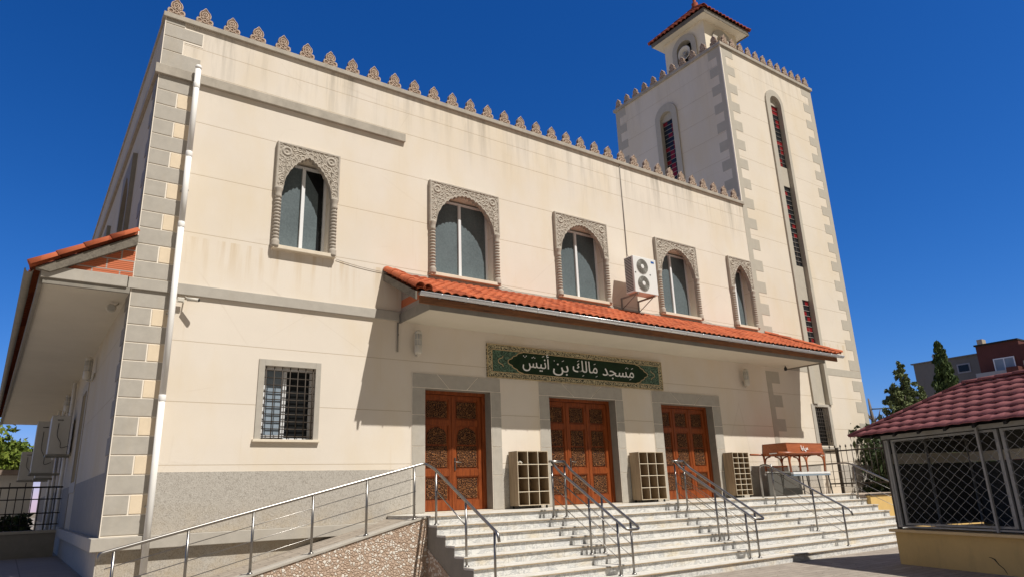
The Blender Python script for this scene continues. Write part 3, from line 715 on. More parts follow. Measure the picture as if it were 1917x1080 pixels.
# right end: hip cut
tiles = m
bmv = bmesh.new(); vv = [bmv.verts.new(v) for v in m.v]
for f_ in m.f: bmv.faces.new([vv[i] for i in f_])
bmesh.ops.bisect_plane(bmv, geom=bmv.verts[:]+bmv.edges[:]+bmv.faces[:], plane_co=(20.3, -1.52, 5.6), plane_no=(1.52, 1.75, 0), clear_outer=True)
bmv.verts.index_update(); m = MB().add([v.co.copy() for v in bmv.verts], [tuple(v.index for v in f_.verts) for f_ in bmv.faces], True); bmv.free()
m.build('roof_tiles', 'tile', can)
m = MB(); tile_field(m, (20.3, -1.52, 5.585), (-.0, 1, 0), (-1.75, 0, .785), 1.52, 1.92, .232, .285, .05, .03, [((20.3, -1.52, 5.6), (-1.52, -1.75, 0))], 8)
m.build('roof_tiles', 'tile', can)
for dx, p_, q_, r_ in ((0, lo+V((.06, -.02, .05)), hi+V((.06, 0, .05)), .11), (0, lo+V((.24, -.02, .045)), hi+V((.24, 0, .045)), .10), (0, (20.3, -1.52, 5.64), (18.55, -.0, 6.43), .08)):
    m = MB(); half_tube_row(m, p_, q_, r_, .37); m.build('verge_tiles', 'tile', can)
m = MB(); m.add([lo+V((-.02, 0, -.20)), lo+V((-.02, 0, -.03)), hi+V((-.02, 0, -.03)), hi+V((-.02, 0, -.2)), lo+V((.02, 0, -.20)), lo+V((.02, 0, -.03)), hi+V((.02, 0, -.03)), hi+V((.02, 0, -.2))],
            [(0, 1, 2, 3), (7, 6, 5, 4), (0, 4, 5, 1), (3, 2, 6, 7), (0, 3, 7, 4), (1, 5, 6, 2)]).build('barge_board', 'greywood', can)
m = MB().prism([(-1.36, CZ+.18), (-.001, CZ+.18), (-.001, 6.28), (-1.36, 5.58)], CX0+.02, CX0+.10, 'x').build('gable_brick', 'brick', can)
box(18.35, 18.36, -1.3, 0, 5.47, 5.5).build('gable_brick', 'brick', can)
# under-tile board
m = MB().add([(sx0, -1.5, 5.54), (20.2, -1.5, 5.54), (18.5, 0, 6.31), (sx0, 0, 6.31), (sx0, -1.5, 5.57), (20.2, -1.5, 5.57), (18.5, 0, 6.34), (sx0, 0, 6.34)],
             [(0, 1, 2, 3), (4, 7, 6, 5), (0, 4, 5, 1), (1, 5, 6, 2), (3, 2, 6, 7), (0, 3, 7, 4)]).build('roof_boarding', 'eave_wood', can)
def gutter_mb(p0, p1, r, side):
    m = MB(); p0, p1 = V(p0), V(p1); side = V(side); vs = []
    for q in (p0, p1):
        for rr in (r, r*.86):
            for k in range(9):
                t = math.pi*k/8; vs.append(q+side*rr*math.cos(t)-V((0, 0, 1))*rr*math.sin(t))
    fs = [(k, k+1, 19+k, 18+k) for k in range(8)]+[(9+k, 27+k, 28+k, 10+k) for k in range(8)]
    fs += [(0, 18, 27, 9), (8, 17, 35, 26)]+[(k, 9+k, 10+k, k+1) for k in range(8)]+[(18+k, 19+k, 28+k, 27+k) for k in range(8)]
    m.add(vs, fs, True); m.prism([(p0.y+side.y*r*math.cos(math.pi*k/8), p0.z-r*math.sin(math.pi*k/8)) for k in range(9)], p0.x-.006, p0.x, 'x') if abs(side.y) > .5 else None
    m.tube([p0+side*r, p1+side*r], .011, 6); return m
m = gutter_mb((4.93, -1.49, 5.555), (20.42, -1.49, 5.535), .065, (0, -1, 0)); x = 5.4
while x < 20.3:
    m.tube([(x, -1.42, 5.49), (x, -1.50, 5.478), (x, -1.555, 5.505), (x, -1.57, 5.56)], .007, 5); x += .62
m.build('gutter', 'gutter', can)
box(4.8, 20.0, -.03, -.001, 6.40, 6.45).build('flashing', 'stone', can)

# ------------------------------------------------------------------ side canopy
def ox(y): return -1.29-.026*y
m = MB(); m.add([(0, .0, 5.25), (ox(0), .0, 5.25), (ox(24), 24, 5.25), (0, 24, 5.25), (0, .0, 5.4), (ox(0), .0, 5.4), (ox(24), 24, 5.4), (0, 24, 5.4)],
              [(0, 1, 2, 3), (4, 7, 6, 5), (0, 4, 5, 1), (1, 5, 6, 2), (2, 6, 7, 3)])
sc = m.build('side_canopy', 'soffit', hall)
MB().box(-1.335, -.075, -.085, 0, 5.305, 5.51).build('gable_string_course', 'stone', sc, .008)
box(-1.30, -.02, -.055, 0, 5.21, 5.305).build('fascia', 'stone_dark', sc)
m = MB(); 
def slab(p, q, w_, h_):   # board running from p to q, w_ wide (x), h_ tall
    m_ = MB(); P = []
    for e in (p, q):
        for dx, dz in ((0, 0), (w_, 0), (w_, h_), (0, h_)): P.append((e[0]+dx, e[1], e[2]+dz))
    return m_.add(P, [(0, 1, 2, 3), (7, 6, 5, 4), (0, 4, 5, 1), (1, 5, 6, 2), (2, 6, 7, 3), (3, 7, 4, 0)])
slab((ox(0)-.06, .0, 5.20), (ox(24)-.06, 24, 5.20), .06, .22).build('fascia', 'stone_dark', sc)
s0 = V((-1.45, -.10, 5.47)); s1 = V((-.0, -.10, 6.33)); 
m = MB(); L_ = (s1-s0).length; e0 = V((-1.47, 0.0, 5.44)); edge = V((ox(24)-ox(0), 24, 0))
tile_field(m, e0, edge, (1.47, 0, .88), 24, 1.78, .232, .36, .05, .03, [((0, 0, 0), (1, 0, 0))], 6)
m.build('roof_tiles', 'tile_side', sc)
m = MB(); half_tube_row(m, s0+V((-.02, 0, .0)), s1, .105, .42, (0, 0, 1)); m.build('verge_tiles', 'tile', sc)
m = MB(); m.add([(-1.42, -.14, 5.43), (-.0, -.14, 6.27), (-.0, -.14, 6.09), (-1.22, -.14, 5.39), (-1.42, -.0, 5.43), (-.0, -.0, 6.27), (-.0, -.0, 6.09), (-1.22, -.0, 5.39)],
             [(0, 1, 2, 3), (7, 6, 5, 4), (0, 4, 5, 1), (3, 2, 6, 7), (0, 3, 7, 4)]).build('barge_board', 'greywood', sc)
MB().prism([(-1.15, 5.51), (-.001, 5.51), (-.001, 6.15)], -.03, .05).build('gable_brick', 'brick', sc)
m = gutter_mb((-1.50, -.05, 5.42), (ox(24)-.22, 24, 5.38), .06, (-1, 0, 0)); m.build('gutter', 'stone_dark', sc)

# ------------------------------------------------------------------ minaret
TX0, TX1, TY1, TZ = 18.3, 24.2, 5.65, 17.48
tw = thing('minaret', 'square cream minaret with grey toothed corners, slit windows and red tiled lantern', 'minaret', (21.25, 2.8, 0))
m = MB(); hl = [(20.98, 21.70, 4.2, 16.28), (20.79, 21.6, 2.8, 4.11)]
wall_face(m, [TX0, TX1], [-.3, TZ], hl, lambda u, z, d: (u, d, z), .26)
wall_face(m, [0, TY1], [ZC, TZ], [(2.55, 3.2, 11.2, 16.1)], lambda u, z, d: (TX0+d, u, z), .26)
m.quad((TX1, 0, -.3), (TX1, TY1, -.3), (TX1, TY1, TZ), (TX1, 0, TZ)); m.quad((TX0, TY1, 0), (TX1, TY1, 0), (TX1, TY1, TZ), (TX0, TY1, TZ)); m.quad((TX0, 0, TZ-.02), (TX1, 0, TZ-.02), (TX1, TY1, TZ-.02), (TX0, TY1, TZ-.02))
m.build('tower_wall', 'cream_tower', tw)
# toothed quoins
q = MB(); zt = TZ-.005; i = 0; z = zt
while z > 1.3:
    h = .40 if i else .30; h = .385; z0 = z-h; long_ = i % 2 == 0
    a = .70 if long_ else .255
    if z0 > 1.3 and not (z > 5.18 and z0 < 5.3):
        q.box(TX0-.006 if z > ZC else TX0, TX0+a, -.007, -.0005, z0, z)
        q.box(TX1-a, TX1+.006, -.007, -.0005, z0, z)
        if z0 > ZC:
            q.box(TX0-.007, TX0-.0005, 0, a*.83, z0, z); q.box(TX0-.007, TX0-.0005, TY1-a*.83, TY1, z0, z)
    z = z0; i += 1
q.build('corner_quoins', 'stone_tower', tw)
box(TX0-.012, TX0+.03, -.012, .03, ZC+.12, TZ).build('corner_bead', 'mortar', tw)
MB().box(19.6, 20.73, -.007, -.0005, 5.27, 5.52).box(21.85, TX1, -.007, -.0005, 5.27, 5.52).build('flush_band', 'stone_tower', tw)
MB().box(TX0+.0, 20.6, -.012, -.001, 1.28, 2.166).box(21.75, TX1, -.012, -.001, 1.28, 2.166).build('dado', 'dado', tw)
m = MB().box(TX0-.07, TX1+.07, -.07, .2, TZ, TZ+.13).box(TX0-.08, TX0+.2, .2, TY1+.08, TZ, TZ+.13).box(TX1-.2, TX1+.08, .2, TY1+.08, TZ, TZ+.13).box(TX0+.2, TX1-.2, TY1-.2, TY1+.08, TZ, TZ+.13)
m.build('coping', 'coping', tw, .01)
mq = merlon_mb(TX0+.3, .0, TZ+.13, 1.0); f0 = two_tone(mq.build('merlon', 'merlon', tw), mq, 'merlon_relief')
for i in range(1, 12):
    c = f0.copy(); COL.objects.link(c); c.location.x += .482*i
mq = merlon_mb(TX0+.02, .25, TZ+.13, 1.0, 'y'); g0 = two_tone(mq.build('merlon', 'merlon', tw), mq, 'merlon_relief')
for i in range(1, 11):
    c = g0.copy(); COL.objects.link(c); c.location.y += .52*i
# slit window front: surround, panels, glass
def round_arch(x0, x1, zt, n=12):
    r = (x1-x0)/2; return [((x0+x1)/2-r*math.cos(math.pi*i/n), zt-r+r*math.sin(math.pi*i/n)) for i in range(n+1)]
def slit(parent, conv, x0, x1, xi0, xi1, zb, zt, zti, secs, name='window'):
    out = round_arch(x0, x1, zt); inn = round_arch(xi0, xi1, zti); m = MB()
    out = [(x0, zb)]+out+[(x1, zb)]; inn = [(xi0, zb)]+inn+[(xi1, zb)]
    for (a, b), (c, d2) in zip(zip(out, out[1:]), zip(inn, inn[1:])):
        P = [conv(a[0], -.06, a[1]), conv(b[0], -.06, b[1]), conv(d2[0], -.06, d2[1]), conv(c[0], -.06, c[1]), conv(a[0], 0, a[1]), conv(b[0], 0, b[1]), conv(d2[0], .2, d2[1]), conv(c[0], .2, c[1])]
        m.add(P, [(0, 1, 2, 3), (0, 4, 5, 1), (3, 2, 6, 7)])
    # wall spandrels between rectangular hole and arch
    o = m.build(name, 'stone_tower', parent)
    s_ = MB(); A = round_arch(xi0, xi1, zti)
    for (a, b) in zip(A, A[1:]): s_.quad(conv(a[0], .02, a[1]), conv(b[0], .02, b[1]), conv(b[0], .02, zti+.05), conv(a[0], .02, zti+.05))
    s_.build('arch_infill', 'stone_tower', o)
    prev = zb
    for (a, b) in sorted(secs)+[(None, None)]:
        top = a if a is not None else zti
        if top-prev > .05: MB().add([conv(xi0, .09, prev), conv(xi1, .09, prev), conv(xi1, .09, top), conv(xi0, .09, top)], [(0, 1, 2, 3)]).build('infill_panel', 'stone_tower', o)
        if a is not None: prev = b
    for a, b in secs:
        rg = random.Random(int(a*100)); cells = {True: MB(), False: MB()}; n = max(1, round((b-a)/.19)); nx = 3; dx, dz = (xi1-xi0)/nx, (b-a)/n
        for ii in range(nx):
            for jj in range(n):
                u0, w0_ = xi0+ii*dx, a+jj*dz; cells[rg.random() < .27].quad(conv(u0, .13, w0_), conv(u0+dx, .13, w0_), conv(u0+dx, .13, w0_+dz), conv(u0, .13, w0_+dz))
        cells[False].build('stained_glass', 'glass_black', o); cells[True].build('red_glass', 'glass_red', o)
        l_ = MB(); n = max(1, round((b-a)/.19)); nx = 3
        for i in range(n+1): l_.tube([conv(xi0, .115, a+(b-a)*i/n), conv(xi1, .115, a+(b-a)*i/n)], .012, 4)
        for i in range(nx+1): l_.tube([conv(xi0+(xi1-xi0)*i/nx, .115, a), conv(xi0+(xi1-xi0)*i/nx, .175, b)], .012, 4)
        l_.build('glazing_bars', 'lead', o)
slit(tw, lambda x, y, z: (x, y, z), 20.73, 21.86, 20.99, 21.69, 4.2, 16.52, 16.27, [(6.40, 7.97), (9.25, 12.45), (13.26, 15.93)])
slit(tw, lambda x, y, z: (TX0+y, x, z), 2.31, 3.44, 2.56, 3.19, 10.6, 16.43, 16.09, [(11.2, 15.75)])
# grille window at the foot of the slit
m = MB().box(20.60, 20.79, -.02, 0, 2.75, 4.19).box(21.6, 21.76, -.02, 0, 2.75, 4.19).box(20.79, 21.6, -.02, 0, 4.11, 4.19).box(20.55, 21.8, -.09, 0, 2.68, 2.75)
gw = m.build('window', 'stone', tw)
box(20.79, 21.6, .2, .22, 2.75, 4.11).build('pane', 'darkglass', gw)
m = MB()
for i in range(7): m.tube([(20.83+.12*i, .03, 2.76), (20.83+.12*i, .03, 4.1)], .008, 5)
for i in range(11): m.tube([(20.8, .035, 2.82+.125*i), (21.6, .035, 2.82+.125*i)], .008, 5)
m.build('window_grille', 'iron_brown', gw)
# lantern
lx0, lx1, ly0, ly1, lz = 20.1, 22.3, 1.86, 4.06, 20.62
lan = MB(); wall_face(lan, [lx0, lx1], [TZ-.1, lz], [(20.75, 21.65, 18.4, 20.2)], lambda u, z, d: (u, ly0+d, z), .25)
wall_face(lan, [ly0, ly1], [TZ-.1, lz], [(2.51, 3.41, 18.4, 20.2)], lambda u, z, d: (lx0+d, u, z), .25)
lan.quad((lx1, ly0, TZ), (lx1, ly1, TZ), (lx1, ly1, lz), (lx1, ly0, lz)); lan.quad((lx0, ly1, TZ), (lx1, ly1, TZ), (lx1, ly1, lz), (lx0, ly1, lz))
lo_ = lan.build('lantern', 'cream_plain', tw)
box(lx0+.4, lx1-.1, ly0+.4, ly1-.1, 17.6, 20.3).build('lantern_core', 'dark', lo_)
for cv, a in ((lambda x, y, z: (x, ly0+y, z), 20.75), (lambda x, y, z: (lx0+y, x, z), 2.51)):
    out = round_arch(a-.2, a+1.1, 20.45); inn = round_arch(a+.05, a+.85, 20.17); m = MB()
    out = [(a-.2, 17.7)]+out+[(a+1.1, 17.7)]; inn = [(a+.05, 17.7)]+inn+[(a+.85, 17.7)]
    for (p, q_), (r_, s_) in zip(zip(out, out[1:]), zip(inn, inn[1:])):
        m.add([cv(p[0], -.07, p[1]), cv(q_[0], -.07, q_[1]), cv(s_[0], -.07, s_[1]), cv(r_[0], -.07, r_[1]), cv(p[0], 0, p[1]), cv(q_[0], 0, q_[1]), cv(s_[0], .25, s_[1]), cv(r_[0], .25, r_[1])], [(0, 1, 2, 3), (0, 4, 5, 1), (3, 2, 6, 7)])
    m.build('arch_moulding', 'stone_tower', lo_)
ov = .38; ex0, ex1, ey0, ey1 = lx0-ov, lx1+ov, ly0-ov, ly1+ov; cx, cy = (lx0+lx1)/2, (ly0+ly1)/2; az_ = 22.35
box(ex0, ex1, ey0, ey1, lz, lz+.14).build('lantern_eave', 'soffit', lo_)
m = MB().box(ex0-.02, ex1+.02, ey0-.02, ey0-.001, lz-.06, lz+.16).box(ex0-.02, ex0-.001, ey0, ey1, lz-.03, lz+.16).box(ex1+.001, ex1+.02, ey0, ey1, lz-.06, lz+.16).build('fascia', 'greywood', lo_)
m = MB(); cs_ = [(ex0-.06, ey0-.06), (ex1+.06, ey0-.06), (ex1+.06, ey1+.06), (ex0-.06, ey1+.06)]; zr = lz+.17
for i in range(4):
    a, b = V((*cs_[i], zr)), V((*cs_[(i+1) % 4], zr)); al = (b-a); mid = (a+b)/2; ap_ = V((cx, cy, az_)); upv = ap_-mid
    n1 = V((a.y-cy, -(a.x-cx), 0)); n2 = V((-(b.y-cy), (b.x-cx), 0))
    if n1.dot(mid-V((cx, cy, 0))) > 0: n1 = -n1
    if n2.dot(mid-V((cx, cy, 0))) > 0: n2 = -n2
    tile_field(m, a, al, upv, al.length, upv.length, .235, .34, .07, .04, [((cx, cy, 0), n1), ((cx, cy, 0), n2)], 8)
for c in cs_: half_tube_row(m, (c[0], c[1], zr+.03), (cx, cy, az_+.04), .09, .36)
m.build('lantern_roof', 'tile_tower', lo_)
MB().lathe((cx, cy, az_-.05), [(.16, 0), (.18, .1), (.12, .2), (.15, .3), (.06, .42), (.08, .52), (.02, .66)], 12).build('finial', 'tile_tower', lo_)
# horn loudspeakers on the minaret
def horn(p, d, r, label):
    t = thing('horn_loudspeaker', label, 'loudspeaker', p, 'horn loudspeakers in the minaret lantern')
    m = MB(); n = 20; prof = [(.03, .30), (r*.22, .24), (r*.5, .12), (r*.93, .0), (r, -.005), (r*.98, .02), (r*.56, .15), (r*.28, .26), (.06, .36), (.07, .44)]
    m.lathe((p[0], p[1], p[2]), prof, n, 'x').build('horn_bell', 'lamp_white', t)
    MB().lathe((p[0]-.0, p[1], p[2]), [(r*.20, .02), (r*.24, .06), (r*.12, .2)], 12, 'x').build('horn_core', 'ac_grille', t)
    MB().tube([(p[0]+.36, p[1], p[2]), (p[0]+.36, p[1], p[2]-.6)], .03, 8).build('bracket', 'framegrey', t)
horn((19.93, 2.90, 19.5), None, .33, 'upper white horn loudspeaker in the left arch of the minaret lantern')
horn((19.88, 3.08, 18.85), None, .27, 'lower horn loudspeaker under the other one in the lantern arch')

# ------------------------------------------------------------------ entrance stairs
st = thing('entrance_stairs', 'white veined marble steps leading up to the three doors', 'staircase', (12, -2, 0))
SX0, SX1 = 5.0, 19.35
zt_ = 1.28
for k in range(8):
    z1 = 1.28-.16*k; yf = -1.75-.30*k; z0 = z1-.16 if k < 7 else -.05
    yb = 0 if k == 0 else yf+.30
    s_ = MB().box(SX0, SX1, yf, (yb-.001 if k else -.025), z0, z1-.031).build('step', 'marble', st)
    MB().box(SX0-.015, SX1, yf-.03, (yb-.002 if k else -.024), z1-.030, z1).build('tread', 'tread', s_, .004)
    MB().box(SX0-.016, SX1+.001, yf-.033, yf-.0305, z1-.0295, z1-.017).build('nosing_shadow_line', 'nosing_shadow_line', s_)
# core and side cheek
c = MB().prism([(-.03, -.05), (-.03, 1.115), (-1.74, 1.115)]+[p for k in range(1, 8) for p in ((-1.75-.3*k+.305, 1.28-.16*k-.04) if 0 else (-1.75-.3*(k-1)+.0, 1.28-.16*k-.04), (-1.75-.3*k+.01, 1.28-.16*k-.04))]+[(-3.82, -.05)], SX0-.006, SX0+.02, 'x')
c.build('side_cheek', 'stone_dark', st)
MB().prism([(-1.72, -.05), (-1.72, .72), (-3.2, -.05)], SX0-.014, SX0-.007, 'x').build('mosaic_infill', 'mosaic', st)
# ------------------------------------------------------------------ ramp
rp = thing('access_ramp', 'sloping ramp faced with brown and white pebble mosaic beside the steps', 'ramp', (2.4, -1.0, 0))
rx0, rx1 = -.2, 4.985; rz = lambda x: .03+.2356*(x+.2)
MB().prism([(rx0, -.05), (rx1, -.05), (rx1, rz(rx1)), (rx0, rz(rx0))], -1.72, -1.60).build('ramp_wall', 'mosaic', rp)
MB().prism([(rx0, rz(rx0)), (rx1, rz(rx1)), (rx1, rz(rx1)+.03), (rx0, rz(rx0)+.03)], -1.74, -1.42).build('ramp_cap', 'tread' if 0 else 'stone', rp)
MB().prism([(rx0, -.05), (rx1, -.05), (rx1, rz(rx1)-.04), (rx0, rz(rx0)-.04)], -1.599, -.013).build('ramp_surface', 'paving', rp)
# ------------------------------------------------------------------ handrails
def bend(p, r=.08, n=5):
    """round the corners of a polyline"""
    out = [V(p[0])]
    for i in range(1, len(p)-1):
        a, b, c = V(p[i-1]), V(p[i]), V(p[i+1]); d1 = (a-b); d2 = (c-b); q = min(r, d1.length*.45, d2.length*.45)
        p1 = b+d1.normalized()*q; p2 = b+d2.normalized()*q
        for k in range(n+1):
            t = k/n; out.append(p1*(1-t)**2+b*2*t*(1-t)+p2*t*t)
    out.append(V(p[-1])); return out
def post_mb(x, y, zb, zt):
    return MB().tube([(x, y, zb), (x, y, zt)], .021, 10).lathe((x, y, zb), [(.045, 0), (.045, .012), (.03, .03)], 12)
SR = .16/.30
zr_ = lambda y: 2.02+(y+2.2)*SR*1.12      # top rail height along the flight
def stair_rail(name_label, xs_, closed):
    t = thing('stair_handrail', name_label, 'handrail', (xs_[0], -2.8, .16), 'steel handrails on the marble steps')
    if closed:
        a, b = xs_; y0, y1 = -1.98, -4.02
        for x in (a, b): pass
        pts = bend([(a-.0, y0, zr_(y0)+.06), (a, y0-.2, zr_(y0-.2)), (a, y1, zr_(y1)), (b, y1, zr_(y1)), (b, y0-.2, zr_(y0-.2)), (b, y0, zr_(y0)+.06)], .1)
        m = MB().tube(pts, .025, 10); m.tube([(a-.06, y0, zr_(y0)+.06), (b+.02, y0, zr_(y0)+.06)], .025, 10)
    else:
        a = xs_[0]; y1 = -3.97; m = MB()
        pts = bend([(a, -1.62, 1.285), (a, -1.62, 2.10), (a, -1.85, 2.12), (a, y1, zr_(y1)), (a, y1-.03, zr_(y1)-.12)], .10)
        m.tube(pts, .025, 10)
    m.build('top_rail', 'steel', t)
    for x in xs_:
        for y in ((-1.98, -3.05, -3.78)): 
            k = int(round((-1.75-y)/.30+.5)); k = max(0, min(7, int(math.ceil((-1.75-y)/.30)))); post_mb(x, y, 1.28-.16*k, zr_(y)-.02).build('post', 'steel', t)
        for o in (.20, .42, .64):
            MB().tube([(x, -1.98, zr_(-1.98)-o), (x, -3.78, zr_(-3.78)-o)], .0065, 6).build('mid_rail', 'steel', t)
    return t
stair_rail('steel double handrail in front of the middle door', (7.70, 8.03), True)
stair_rail('steel double handrail in front of the right hand door', (11.35, 11.66), True)
stair_rail('single steel handrail with looped top ending beside the wooden bier', (15.05,), False)
# right end rail
t = thing('stair_handrail', 'steel handrail at the far right edge of the steps by the iron fence', 'handrail', (19.2, -2.4, 1.28), 'steel handrails on the marble steps')
MB().tube(bend([(19.2, -.1, 2.13), (19.2, -1.75, 2.16), (19.2, -4.05, .98), (19.2, -4.08, .86)], .18), .025, 10).build('top_rail', 'steel', t)
for y, zb in ((-.4, 1.28), (-1.9, 1.12), (-3.1, .48), (-3.8, .16)): post_mb(19.2, y, zb, (2.12 if y > -1.75 else 2.14+(y+1.78)*.513)).build('post', 'steel', t)
for o in (.22, .44, .66): MB().tube([(19.2, -.1, 2.13-o), (19.2, -1.8, 2.14-o), (19.2, -3.9, 1.06-o)], .0065, 6).build('mid_rail', 'steel', t)
# long rail : ramp + left edge of the stairs
t = thing('ramp_handrail', 'long steel handrail rising along the ramp then turning down the left edge of the steps', 'handrail', (2.4, -1.66, .5))
rh = lambda x: 1.02+.2365*(x+.05)
MB().tube(bend([(-.13, -1.66, .90), (-.13, -1.66, 1.0), (0.0, -1.66, rh(0)), (4.97, -1.66, rh(4.97)), (5.03, -1.9, 2.10), (5.05, -3.9, 1.02), (5.05, -3.93, .9)], .09), .026, 10).build('top_rail', 'steel', t)
for x in (.05, 1.0, 1.93, 2.88, 3.83, 4.75): post_mb(x, -1.66, rz(x)+.03, rh(x)-.02).build('post', 'steel', t)
for y in (-1.93, -2.95, -3.8):
    k = int(math.ceil((-1.75-y)/.30)); post_mb(5.05, y, 1.28-.16*k, 2.10+(y+1.9)*.54-.02).build('post', 'steel', t)
for o in (.22, .45, .68): MB().tube([(-.05 if o < .5 else 0, -1.66, rh(-.05)-o), (4.78, -1.66, rh(4.78)-o)], .0065, 6).build('mid_rail', 'steel', t)
MB().tube([(5.05, -1.93, 1.72), (5.05, -2.95, 1.12)], .012, 6).build('mid_rail', 'steel', t)

# ------------------------------------------------------------------ sign
sg = thing('name_sign', 'green and gold Arabic calligraphy name sign above the middle door', 'sign', (10.4, -.03, 4.6))
a, b, z0, z1 = 7.47, 13.36, 4.235, 5.035
box(a, b, -.045, -.001, z0, z1).build('sign_board', 'sign_border', sg)
m = MB()
for e in (0, .125):
    for p in ((a+e, b-e, z0+e, z0+e+.018), (a+e, b-e, z1-e-.018, z1-e)): m.box(p[0], p[1], -.052, -.0455, p[2], p[3])
    for p in ((a+e, a+e+.018), (b-e-.018, b-e)): m.box(p[0], p[1], -.052, -.0455, z0+e+.018, z1-e-.018)
m.build('gold_line', 'sign_line', sg)
box(a+.144, b-.144, -.050, -.0455, z0+.144, z1-.144).build('arabesque_corner', 'sign_corner', sg)
zc = (z0+z1)/2; hh = (z1-z0)/2-.145; xa, xb = a+.62, b-.62
def lobed(x, dirn):
    P = []
    for i in range(13):
        t_ = -1+2*i/12; px_ = x+dirn*(.62*(1-abs(t_))**.9)+(dirn*.05*abs(math.sin(t_*9))); P.append((px_, zc+t_*hh))
    return P
SL, SR_ = 8.52, 12.30
def lobed(x, dirn):
    P = []
    for i in range(25):
        t_ = -1+2*i/24; px_ = x+dirn*(.44*(1-abs(t_))**.8+.045*abs(math.sin(t_*math.pi*3))); P.append((px_, zc+t_*hh))
    return P
MB().prism(lobed(SL, -1)[::-1]+lobed(SR_, 1), -.055, -.0505).build('green_field', 'green', sg)
for pt in (lobed(SL-.02, -1), lobed(SR_+.02, 1)): MB().tube([(p[0], -.053, p[1]) for p in pt], .012, 5).build('gold_line', 'sign_line', sg)
for pt in (lobed(SL-.30, -1)[6:19], lobed(SR_+.30, 1)[6:19]): MB().tube([(p[0], -.052, p[1]) for p in pt], .010, 5).build('gold_line', 'sign_line', sg)
def text_mesh(body, size, loc, parent, name='lettering', mat='white_letter', width=None, bold=.0):
    cu = bpy.data.curves.new('tmp_text', 'FONT'); cu.body = body; cu.size = size; cu.align_x = 'CENTER'; cu.align_y = 'CENTER'; cu.extrude = .004; cu.offset = bold
    to = bpy.data.objects.new('tmp_text', cu); COL.objects.link(to); bpy.context.view_layer.update()
    dg = bpy.context.evaluated_depsgraph_get(); me = bpy.data.meshes.new_from_object(to.evaluated_get(dg)); bpy.data.objects.remove(to)
    w_ = max(v.co.x for v in me.vertices)-min(v.co.x for v in me.vertices); k = (width/w_) if width else 1
    for v in me.vertices: x, y_, z_ = v.co; v.co = (x*k, -z_, y_*min(k, 1.0))
    o = bpy.data.objects.new(name, me); COL.objects.link(o); me.materials.clear(); me.materials.append(M[mat]); o.parent = parent; o.location = V(loc)-parent.location
    return o
text_mesh('\ufeb2\ufef4\ufee7\ufe83', .42, (8.89, -.061, zc+.02), sg, width=.82)
text_mesh('\ufee6\ufe91', .42, (9.67, -.061, zc-.01), sg, width=.50)
text_mesh('\ufeda\ufedf\ufe8e\ufee3', .42, (10.49, -.061, zc+.03), sg, width=.84)
text_mesh('\ufeaa\ufea0\ufeb4\ufee3', .42, (11.66, -.061, zc-.0), sg, width=1.15)
m = MB()
def dot(x, z, r=.014): m.prism([(x-r, z), (x, z-r), (x+r, z), (x, z+r)], -.064, -.056)
def bar(x, z, l=.06): m.prism([(x-l/2, z-.013), (x-l/2, z-.0), (x+l/2, z+.026), (x+l/2, z+.011)], -.064, -.056)
for x, z in ((8.56, zc+.15), (8.6, zc+.18), (8.52, zc+.18), (8.82, zc+.17), (8.86, zc+.15), (8.78, zc+.15), (9.47, zc+.13), (11.98, zc+.14), (11.94, zc+.12), (12.02, zc+.12)): dot(x, z)
for x, z in ((9.12, zc+.2), (9.75, zc+.14), (10.26, zc+.18), (10.82, zc+.14), (10.86, zc-.18), (10.4, zc-.19), (12.08, zc-.18), (12.18, zc+.12)): bar(x, z)
m.build('diacritics', 'white_letter', sg)

